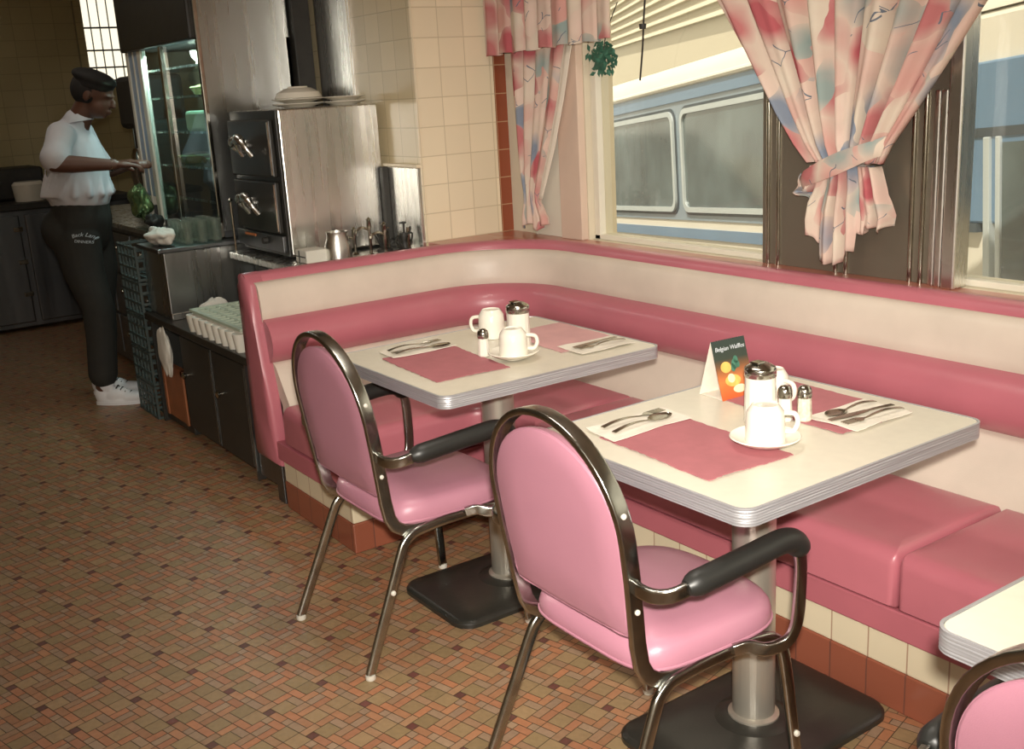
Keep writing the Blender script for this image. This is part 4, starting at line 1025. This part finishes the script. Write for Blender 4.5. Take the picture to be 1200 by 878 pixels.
# plates and trays stacked on the oven
def dish(loc, r, label):
    mb = MB(); mb.lathe([(r*.55, 0), (r*.6, .004), (r, .016), (r*1.01, .019), (r*.97, .019), (r*.6, .009), (.001, .008)], n=36, cap=False)
    o = mb.build('plate', 'white'); o.location = loc; tag(o, label, 'plate', 'plates on the oven'); return o
for k in range(2): dish((-4.50, 2.18, 1.4665+k*.0198), .115, 'white plate in the left stack on top of the oven')
bw = MB(); bw.lathe([(.100, 0), (.103, .003), (.092, .025), (.060, .042), (.045, .044), (.043, .050), (.001, .050)], n=36, cap=False)
bw = bw.build('bowl', 'white'); bw.location = (-4.50, 2.18, 1.5065); tag(bw, 'upturned white bowl on the left stack of plates on the oven', 'bowl')
for k in range(2): dish((-4.42, 2.36, 1.4665+k*.0198), .095, 'white plate in the right stack on top of the oven')
# backsplash, post and small equipment right of the oven
struct(MB().box(-4.28, -4.005, 2.468, 2.49, .832, 1.19).build('trim_backsplash', 'steel_bright', smooth=False, bevel=.003))
mb = MB(); mb.box(-4.295, -4.262, 2.44, 2.468, .833, 1.19)
tag(mb.build('upright_bar', 'dark', smooth=False, bevel=.003), 'black upright bar between the oven and the steel backsplash', 'post')
struct(MB().box(-4.302, -3.998, 2.462, 2.49, 1.19, 1.205).build('trim_backsplash_cap', 'tile_x', smooth=False, bevel=.004))
# coffee pots and taps
pot = thing('steel_pitcher', 'polished steel pitcher behind the booth rail', 'pitcher', (-4.12, 2.12, .833))
mb = MB(); mb.lathe([(.05, 0), (.058, .004), (.058, .06), (.045, .10), (.048, .12), (.044, .12), (.040, .10), (.001, .02)], n=28, cap=False); mb.build('body', 'steel_bright', pot)
mb = MB(); mb.tube(smooth_path([(-.045, 0, .11), (-.085, 0, .10), (-.09, 0, .05), (-.055, 0, .03)], 5), .006, 8); mb.build('handle', 'steel_bright', pot)
bx = thing('wire_rack', 'white box in a thin black wire rack beside the oven', 'rack', (-4.17, 1.97, .833))
MB().box(-.055, .055, 0, .10, 0.002, .055).build('box', 'tub', bx, smooth=False, bevel=.004)
mb = MB(); mb.tube([(-.06, -.008, .03), (.06, -.008, .03)], .0025, 6); mb.tube([(0, -.008, 0.002), (0, -.008, .055)], .0025, 6); mb.build('wires', 'dark', bx)
def tap(x, y, h, label):
    t = thing('beverage_tap', label, 'tap', (x, y, .833), 0, 'chrome taps'); mb = MB()
    mb.lathe([(.016, 0), (.012, .006), (.0075, .01), (.0075, h)], n=14); mb.tube(smooth_path([(0, 0, h*.9), (0, -.03, h*1.02), (0, -.06, h*.95), (0, -.065, h*.8)], 5), .006, 8); mb.build('spout', 'chrome', t)
    mb = MB(); mb.lathe([(.011, h), (.009, h+.03), (.012, h+.035), (.001, h+.045)], n=12); mb.build('lever', 'chrome', t)
tap(-4.20, 2.24, .075, 'chrome tap left of the steel pitcher'); tap(-4.11, 2.27, .12, 'tall chrome tap right of the steel pitcher'); tap(-4.05, 2.31, .10, 'chrome tap beside the black bar')
def gadget(x, y, label, seed):
    t = thing('drink_mixer', label, 'mixer', (x, y, .833), 0, 'black drink mixers'); rnd = random.Random(seed)
    mb = MB(); mb.lathe([(.035, 0), (.035, .012), (.02, .02), (.015, .05), (.022, .07), (.018, .085)], n=16); mb.build('base', 'dark', t)
    mb = MB()
    for k in range(4):
        a = k*1.6+seed; mb.tube(smooth_path([(0, 0, .03), (.03*math.cos(a), .03*math.sin(a), .06+.01*k), (.045*math.cos(a+.5), .045*math.sin(a+.5), .045+.018*k), (.02*math.cos(a+1), .02*math.sin(a+1), .02)], 4), .0045, 6)
    mb.tube([(0, 0, .07), (.004, 0, .135)], .005, 8); mb.tube([(-.03, 0, .125), (.02, 0, .13)], .0045, 8); mb.build('arms', 'dark', t)
    mb = MB(); mb.lathe([(.008, .02), (.008, .11)], (.02, .01, 0), 10); mb.build('nozzle', 'chrome', t)
gadget(-4.15, 2.36, 'black drink mixer nearer the black bar', 1); gadget(-4.06, 2.41, 'black drink mixer against the steel backsplash, nearest the tiled pier', 3)

# tub with glass rack on the black cabinet
tub = thing('bus_tub', 'white plastic tub with a scalloped rim and pale green rack', 'tub', (-4.28, 1.76, .5505), 0)
mb = MB(); A = rrect(-.24, .30, -.15, .15, .03, 4); B = rrect(-.27, .33, -.17, .17, .04, 4)
mb.rings([[Vector((x*.97, y*.97, 0)) for x, y in A], [Vector((x, y, .01)) for x, y in A], [Vector((x, y, .085)) for x, y in B], [Vector((x*.98, y*.97, .085)) for x, y in B], [Vector((x*.96, y*.95, .02)) for x, y in A]]); mb.build('tub_body', 'tub', tub, angle=40)
mb = MB(); pts = []
for k in range(8): mb.lathe([(.022, 0), (.030, .05), (.033, .075)], (-.245+k*.078, -.163, .0), 14)
mb.build('scallops', 'tub', tub, angle=50)
mb = MB()
for k in range(12): mb.box(-.26+k*.05, -.245+k*.05, -.16, .16, .086, .094)
for k in range(7): mb.box(-.26, .31, -.16+k*.05, -.147+k*.05, .087, .093)
mb.box(-.27, .33, -.172, -.155, .084, .096); mb.box(-.27, .33, .155, .172, .084, .096); mb.box(-.275, -.255, -.17, .17, .084, .096)
plab(mb.build('rack', 'grid_green', tub, smooth=False, bevel=.002), 'pale green rack')
tag(blob('rolled_towel', (-4.66, 1.74, .606), (.045, .07, .05), 'white_cloth', 12, amp=.15), 'rolled white towel at the left end of the plastic tub', 'towel')
o = MB(); o.box(-4.42, -3.98, 2.0-.06, 1.995, .645, .74)
MB()
sb = MB().box(-4.60, -4.25, 1.945, 1.99, .552, .72); tag(sb.build('white_box', 'tub', smooth=False, bevel=.004), 'white plastic box behind the plastic tub', 'box')

# far left: steel refrigerator, shelf and items
fr = thing('refrigerator', 'dim steel refrigerator low against the far wall behind the worker', 'refrigerator', (0, 0, 0))
MB().box(-8.95, -8.20, .9, 2.42, .02, .86).build('body', 'steel_dull', fr, smooth=False, bevel=.01)
for y0, y1 in ((.93, 1.62), (1.66, 2.40)):
    d = MB().box(-8.20, -8.17, y0, y1, .06, .82).build('door', 'steel_dull', fr, smooth=False, bevel=.008)
    mb = MB()
    for z in (.25, .48, .71): mb.box(-8.17, -8.15, y1-.05, y1+.01, z, z+.03)
    mb.build('hinge', 'chrome', d, smooth=False, bevel=.003)
MB().box(-8.95, -8.15, .9, 2.42, .86, .90).build('top', 'dark', fr, smooth=False)
o = MB(); o.box(-8.9, -8.5, 1.2, 1.9, .902, 1.13); tag(o.build('steel_bin', 'dark', smooth=False, bevel=.02), 'dark metal bin on top of the far refrigerator', 'bin')
o = MB(); o.lathe([(.10, .902), (.11, 1.02), (.09, 1.04)], (-8.35, 1.75, 0), 24); tag(o.build('stock_pot', 'white'), 'white pot on the far refrigerator beside the dark bin', 'pot')
# machines on the left counter by the man's hands
mm = thing('milkshake_machine', 'dark milkshake machine with metal cups in front of the worker', 'machine', (-6.55, 2.12, .886))
MB().box(-.22, .20, -.10, .18, 0, .06).build('base', 'dark', mm, smooth=False, bevel=.01)
MB().box(-.22, .20, .02, .18, .06, .62).build('housing', 'dark', mm, smooth=False, bevel=.02)
MB().box(-.22, .20, -.10, .18, .50, .80).build('motor_head', 'dark', mm, smooth=False, bevel=.03)
for k in range(3):
    mb = MB(); mb.lathe([(.035, 0), (.048, .16), (.050, .165), (.045, .16), (.001, .03)], (-.15+k*.13, -.045, .10), 20, cap=False); mb.build('metal_cup', 'steel', mm)
    mb = MB(); mb.lathe([(.006, .24), (.006, .52)], (-.15+k*.13, -.045, 0), 8); mb.build('spindle', 'chrome', mm)
cm = thing('coffee_urn', 'dark coffee machine between the worker and the display case', 'machine', (-6.18, 2.05, .886))
MB().box(-.09, .09, -.10, .30, 0, .55).build('body', 'dark', cm, smooth=False, bevel=.02)
mb = MB(); mb.lathe([(.04, .30), (.045, .36), (.03, .40)], (0, -.11, 0), 16); mb.build('gauge', 'chrome', cm)
# green foil package near the hands
gf = blob('foil_bag', (-5.95, 1.84, 1.01), (.12, .05, .085), 'green_foil', 21, amp=.25); tag(gf, 'shiny green foil bag on the counter below the worker’s hands', 'bag'); gf['label'] = 'shiny green foil bag on the counter beside the worker hands'
o = MB(); o.box(-5.98, -5.82, 1.93, 2.0, .886, 1.02)
bb = blob('dark_sack', (-5.70, 1.83, .925), (.07, .045, .035), 'dark', 31, amp=.25); tag(bb, 'dark sack under the green foil bag', 'bag')

# ------------------------------------------------------------------ worker
def cap(mb, a, b, ra, rb, n=20):
    """tapered capsule from a to b; ra, rb radius or (radius x, radius y) about the limb axis"""
    a, b = Vector(a), Vector(b); t = (b-a).normalized(); L = (b-a).length
    y = Vector((0, 1, 0)); y = (y-t*y.dot(t)).normalized() if abs(t.y) < .95 else Vector((0, 0, 1)); x = y.cross(t)
    RA = ra if isinstance(ra, tuple) else (ra, ra); RB = rb if isinstance(rb, tuple) else (rb, rb); rs = []
    def ring(c, k, R_): return [c+x*(R_[0]*k*math.cos(2*PI*i/n))+y*(R_[1]*k*math.sin(2*PI*i/n)) for i in range(n)]
    for k in range(5): th = PI/2*(k+.15)/5.15; rs.append(ring(a-t*(min(RA)*math.cos(th)), math.sin(th), RA))
    for k in range(7): f = k/6; rs.append(ring(a.lerp(b, f), 1, (lerp(RA[0], RB[0], f), lerp(RA[1], RB[1], f))))
    for k in range(4, -1, -1): th = PI/2*(k+.15)/5.15; rs.append(ring(b+t*(min(RB)*math.cos(th)), math.sin(th), RB))
    mb.rings(rs)
def remesh(mb, vox, sm=6):
    me = bpy.data.meshes.new('tmp'); me.from_pydata(mb.v, [], mb.f); o = bpy.data.objects.new('tmp', me); COL.objects.link(o)
    m = o.modifiers.new('R', 'REMESH'); m.mode = 'VOXEL'; m.voxel_size = vox; m.use_smooth_shade = True
    s = o.modifiers.new('S', 'SMOOTH'); s.iterations = sm; s.factor = .5
    bpy.context.view_layer.update()
    res = bpy.data.meshes.new_from_object(o.evaluated_get(bpy.context.evaluated_depsgraph_get()))
    bpy.data.objects.remove(o); return res
def ell(mb, c, r, n=16, mtx=None):
    rs = []
    for j in range(1, n):
        th = PI*j/n; rs.append([Vector((c[0]+r[0]*math.sin(th)*math.cos(2*PI*i/(2*n)), c[1]+r[1]*math.sin(th)*math.sin(2*PI*i/(2*n)), c[2]+r[2]*math.cos(th))) for i in range(2*n)])
    if mtx: rs = [[mtx @ v for v in r_] for r_ in rs]
    mb.rings(rs)
def link_mesh(nm, me, m, parent):
    me.materials.clear(); me.materials.append(M[m]); me.name = nm; me.shade_smooth(); o = bpy.data.objects.new(nm, me); COL.objects.link(o); o.parent = parent; return o
man = thing('person', 'standing worker in white short sleeved shirt, black trousers and white sneakers, reaching forward', 'person', (-5.8, 1.5, 0), math.radians(55))
SR, ER, WR = (.02, -.165, 1.395), (.015, -.285, 1.265), (.27, -.19, 1.240)
SL, EL, WL = (-.01, .165, 1.395), (.04, .25, 1.19), (.26, .08, 1.225)
body = MB()
def limb(mb, pts, rad):
    for k in range(len(pts)-1): cap(mb, pts[k], pts[k+1], rad[k], rad[k+1])
limb(body, [(-.01, 0, .95), (.01, 0, 1.12), (.0, 0, 1.28), (.0, 0, 1.36)], [(.09, .12), (.09, .125), (.115, .155), (.09, .14)])
limb(body, [(.02, 0, 1.40), (.07, 0, 1.48), (.12, 0, 1.55)], [.066, .056, .056])
def mid(a, b, f, dz=0): return (lerp(a[0], b[0], f), lerp(a[1], b[1], f), lerp(a[2], b[2], f)+dz)
for S, E_, W in ((SR, ER, WR), (SL, EL, WL)):
    limb(body, [(0, S[1]*.5, 1.385), S, mid(S, E_, .5), E_, mid(E_, W, .3), mid(E_, W, .7), W], [.06, .058, .050, .041, .043, .033, .027])
for s, kn, an in ((-1, (.045, -.10, .52), (.01, -.11, .09)), (1, (-.01, .09, .52), (-.08, .10, .09))):
    limb(body, [(-.01, s*.085, .90), (.01, s*.095, .70), kn, (kn[0]*.5+an[0]*.5-.015, kn[1], .36), an], [.072, .066, .05, .052, .038])
# head, tilted forward
Hm = Matrix.Translation((.155, 0, 1.585)) @ Matrix.Rotation(math.radians(22), 4, 'Y')
ell(body, (-.012, 0, .022), (.098, .076, .092), 18, Hm); ell(body, (.025, 0, -.045), (.066, .058, .072), 16, Hm); ell(body, (.055, 0, -.085), (.030, .030, .022), 12, Hm)
ell(body, (.098, 0, -.022), (.018, .013, .022), 12, Hm); ell(body, (.104, 0, -.032), (.014, .017, .011), 10, Hm); ell(body, (.088, 0, -.062), (.014, .024, .007), 10, Hm); ell(body, (.084, 0, -.074), (.014, .021, .007), 10, Hm)
ell(body, (.075, 0, .012), (.020, .052, .010), 12, Hm)
for s in (-1, 1): ell(body, (-.010, s*.076, -.012), (.019, .009, .031), 10, Hm)
# hands with palm, four fingers and a thumb
def hand(W, E_, side):
    W = Vector(W); f = (W-Vector(E_)).normalized(); up = Vector((0, 0, 1)); lat = f.cross(up).normalized()
    palm = W+f*.045; ell(body, (0, 0, 0), (.048, .038, .017), 14, Matrix.Translation(palm) @ Matrix((f, lat, f.cross(lat))).transposed().to_4x4())
    dn = Vector((0, 0, -1))
    for k, (o, L) in enumerate([(-.028, .066), (-.009, .074), (.010, .070), (.028, .056)]):
        b = palm+f*.036+lat*o; p1 = b+f*L*.42-up*.004; p2 = p1+(f*.55+dn*.55)*L*.38; p3 = p2+(f*.1+dn*.9)*L*.32
        body.tube(smooth_path([b-f*.02, b, p1, p2, p3], 4), [.0095]*13+[.0085]*3+[.007], 10)
    b = palm-f*.015+lat*side*.030; body.tube(smooth_path([b, b+lat*side*.022+f*.015+dn*.008, b+lat*side*.030+f*.040+dn*.02, b+lat*side*.022+f*.062+dn*.03], 4), [.012]*9+[.010]*3+[.008], 10)
hand(WR, ER, -1); hand(WL, EL, 1)
link_mesh('body', remesh(body, .0055, 4), 'skin', man)
# shirt
sh = MB()
limb(sh, [(.0, 0, 1.115), (.015, 0, 1.20), (.0, 0, 1.30), (-.005, 0, 1.365)], [(.158, .175), (.145, .17), (.138, .178), (.105, .165)])
limb(sh, [(.0, 0, 1.38), (.045, 0, 1.455)], [(.085, .11), (.064, .072)])
for S, E_ in ((SR, ER), (SL, EL)):
    limb(sh, [(0, S[1]*.5, 1.375), S, mid(S, E_, .45), mid(S, E_, .82)], [.072, .068, .064, .072])
# folds where the shirt blouses over the waistband
for k in range(14):
    a = 2*PI*k/14; cap(sh, (.005+.155*math.cos(a), .168*math.sin(a), 1.095), (.0+.150*math.cos(a+.1), .165*math.sin(a+.1), 1.17), .018, .010)
for k in range(6): cap(sh, (-.13+.02*k, -.150-.006*k, 1.10), (-.08+.03*k, -.165, 1.24), .012, .006)
shirt = link_mesh('shirt', remesh(sh, .008, 4), 'shirt', man)
rs = []
for k in range(24):
    a = 2*PI*k/24; c = Vector((.045+.070*math.cos(a), .068*math.sin(a), 1.465+.012*math.cos(a))); o_ = Vector((math.cos(a), math.sin(a), 0))
    rs.append([c-o_*.004+Vector((0, 0, .022)), c+o_*.014-Vector((0, 0, .014)), c+o_*.008-Vector((0, 0, .018)), c-o_*.010+Vector((0, 0, .014))])
mb = MB(); mb.rings(rs, loop=True); mb.build('collar', 'shirt', man, angle=60)
# trousers
tr = MB()
limb(tr, [(.0, 0, 1.06), (-.01, 0, .97), (-.03, 0, .90)], [(.135, .158), (.150, .168), (.150, .165)])
ell(tr, (-.085, .06, .92), (.105, .10, .115), 16); ell(tr, (-.085, -.07, .92), (.105, .10, .115), 16)
for s, kn, an in ((-1, (.045, -.10, .52), (.02, -.11, .165)), (1, (-.02, .09, .52), (-.065, .10, .165))):
    limb(tr, [(-.02, s*.082, .88), (.0, s*.095, .70), kn, (kn[0]-.01, kn[1], .34), an], [(.125, .095), (.102, .088), .080, .076, .074])
trs = link_mesh('trousers', remesh(tr, .008, 4), 'trousers', man)
# lettering on the hip facing the camera side (-y)
from mathutils.bvhtree import BVHTree
bvh = BVHTree.FromPolygons([v.co for v in trs.data.vertices], [tuple(p.vertices) for p in trs.data.polygons])
mt = Matrix.Translation((.050, -.5, .885)) @ Matrix.Rotation(PI/2, 4, 'X') @ Matrix.Rotation(math.radians(-11), 4, 'Z')
for o_ in (text_obj('Back Lane', .026, 'print_white', trs, mt @ Matrix.Translation((0, .010, 0)), curve_r=.085, shear=.2, ext=.0005), text_obj('DINNERS', .020, 'print_white', trs, mt @ Matrix.Translation((.002, -.024, 0)), ext=.0005)):
    for v in o_.data.vertices:
        for e_ in (0, .0007, -.0009, .0013):
            h = bvh.ray_cast(Vector((v.co.x+e_, -.6, v.co.z+e_*.7)), Vector((0, 1, 0)))
            if h[0] is not None and h[0].y < -.08: break
        v.co.y = (h[0].y if h[0] is not None and h[0].y < -.08 else -.17)-.002+(v.co.y+.5)
# sneakers
for s, hx, yy, zz in ((-1, -.03, -.112, 0), (1, -.125, .100, 0)):
    mb = MB(); ell(mb, (hx+.035, yy, .058), (.045, .036, .055), 14); ell(mb, (hx+.19, yy, .036), (.075, .043, .030), 14); ell(mb, (hx+.11, yy, .05), (.08, .038, .042), 14); ell(mb, (hx+.055, yy, .11), (.045, .040, .05), 14)
    mb.rings([[Vector((hx+.13+.135*math.cos(2*PI*k/32), yy+(.040+.006*math.cos(2*PI*k/32))*math.sin(2*PI*k/32), z)) for k in range(32)] for z in (.004, .026)])
    o = link_mesh('sneaker', remesh(mb, .006, 4), 'shoe', man)
    mb = MB()
    for k in range(5): x = hx+.115+k*.022; z = .100-k*.011; mb.tube(smooth_path([(x, yy-.024, z-.010), (x+.004, yy, z), (x, yy+.024, z-.010)], 4), .003, 6)
    mb.build('laces', 'dark', o)
    mb = MB(); mb.rings([[Vector((hx+.13+.139*math.cos(2*PI*k/32), yy+(.043+.006*math.cos(2*PI*k/32))*math.sin(2*PI*k/32), z)) for k in range(32)] for z in (.001, .018)]); mb.build('sole', 'shoe', o)
# hair and cap
mb = MB(); ell(mb, (-.030, 0, .012), (.092, .083, .090), 16, Hm); link_mesh('hair', remesh(mb, .008, 2), 'hair', man)
mb = MB(); ell(mb, (-.018, 0, .072), (.112, .094, .042), 16, Hm); mb.lathe([(.095, .035), (.094, .075), (.07, .095)], n=28, mtx=Hm @ Matrix.Translation((-.012, 0, -.01)) @ Matrix.Scale(.9, 4, (0, 1, 0))); plab(link_mesh('cap', remesh(mb, .008, 3), 'hair', man), 'flat black cap')
mb = MB(); mb.lathe([(.029, -.012), (.031, 0), (.029, .012)], n=20, axis='x', mtx=Matrix.Translation(Vector(WR)-Vector((.012, 0, 0)))); mb.build('wristwatch', 'chrome', man)

# ------------------------------------------------------------------ lights and world
w = bpy.data.worlds.new('world'); sc.world = w; w.use_nodes = True; nt = w.node_tree; nt.nodes.clear()
bg = nt.nodes.new('ShaderNodeBackground'); out = nt.nodes.new('ShaderNodeOutputWorld'); sky = nt.nodes.new('ShaderNodeTexSky')
sky.sky_type = 'HOSEK_WILKIE'; sky.turbidity = 4; sky.sun_direction = Vector((.3, -.75, .6)).normalized()
mx = nt.nodes.new('ShaderNodeMixRGB'); mx.inputs[0].default_value = .75; mx.inputs[2].default_value = (1.0, .93, .80, 1)
nt.links.new(sky.outputs[0], mx.inputs[1]); nt.links.new(mx.outputs[0], bg.inputs[0]); bg.inputs[1].default_value = 2.2
nt.links.new(bg.outputs[0], out.inputs[0])
def light(nm, typ, loc, power, col=(1, 1, 1), target=None, **kw):
    d = bpy.data.lights.new(nm, typ); d.energy = power; d.color = col
    for k, v in kw.items(): setattr(d, k, v)
    o = bpy.data.objects.new(nm, d); COL.objects.link(o); o.location = loc
    if target is not None: o.rotation_euler = (Vector(target)-Vector(loc)).to_track_quat('-Z', 'Y').to_euler()
    return o
light('sun', 'SUN', (0, -5, 8), 6.5, (1, .95, .86), (-.6*1, 1.2, -1.2+5), angle=.01).rotation_euler = Vector((-.15, .50, -.85)).to_track_quat('-Z', 'Y').to_euler()
# camera flash, just above the lens
light('flash', 'SPOT', CAM+Vector((.03, .0, .10)), 510, (1, .94, .84), CAM+R @ Vector((.095, .03, -1)), spot_size=math.radians(67), spot_blend=1.0, shadow_soft_size=.03)
# unseen fill panels under the ceiling, added to lift the ambient light
for x, y, p in ((-2.0, 1.6, 16), (1.3, .4, 36), (-.6, -1.6, 20), (-5.2, 1.2, 5), (-7.6, .8, 3)):
    light('ceiling_fill', 'AREA', (x, y, ZC-.03), p, (1, .92, .80), (x, y, 0), shape='RECTANGLE', size=1.1, size_y=.3)
light('case_lamp', 'AREA', (-5.45, 1.95, ZP-.02), 26, (1, .98, .92), (-5.45, 2.25, 1.25), shape='RECTANGLE', size=.9, size_y=.05)

sc.view_settings.view_transform = 'Standard'; sc.view_settings.look = 'None'; sc.view_settings.gamma = 1; sc.view_settings.exposure = 0.0
sc.view_settings.use_curve_mapping = False
sc.cycles.use_denoising = True
sc.cycles.max_bounces = 8
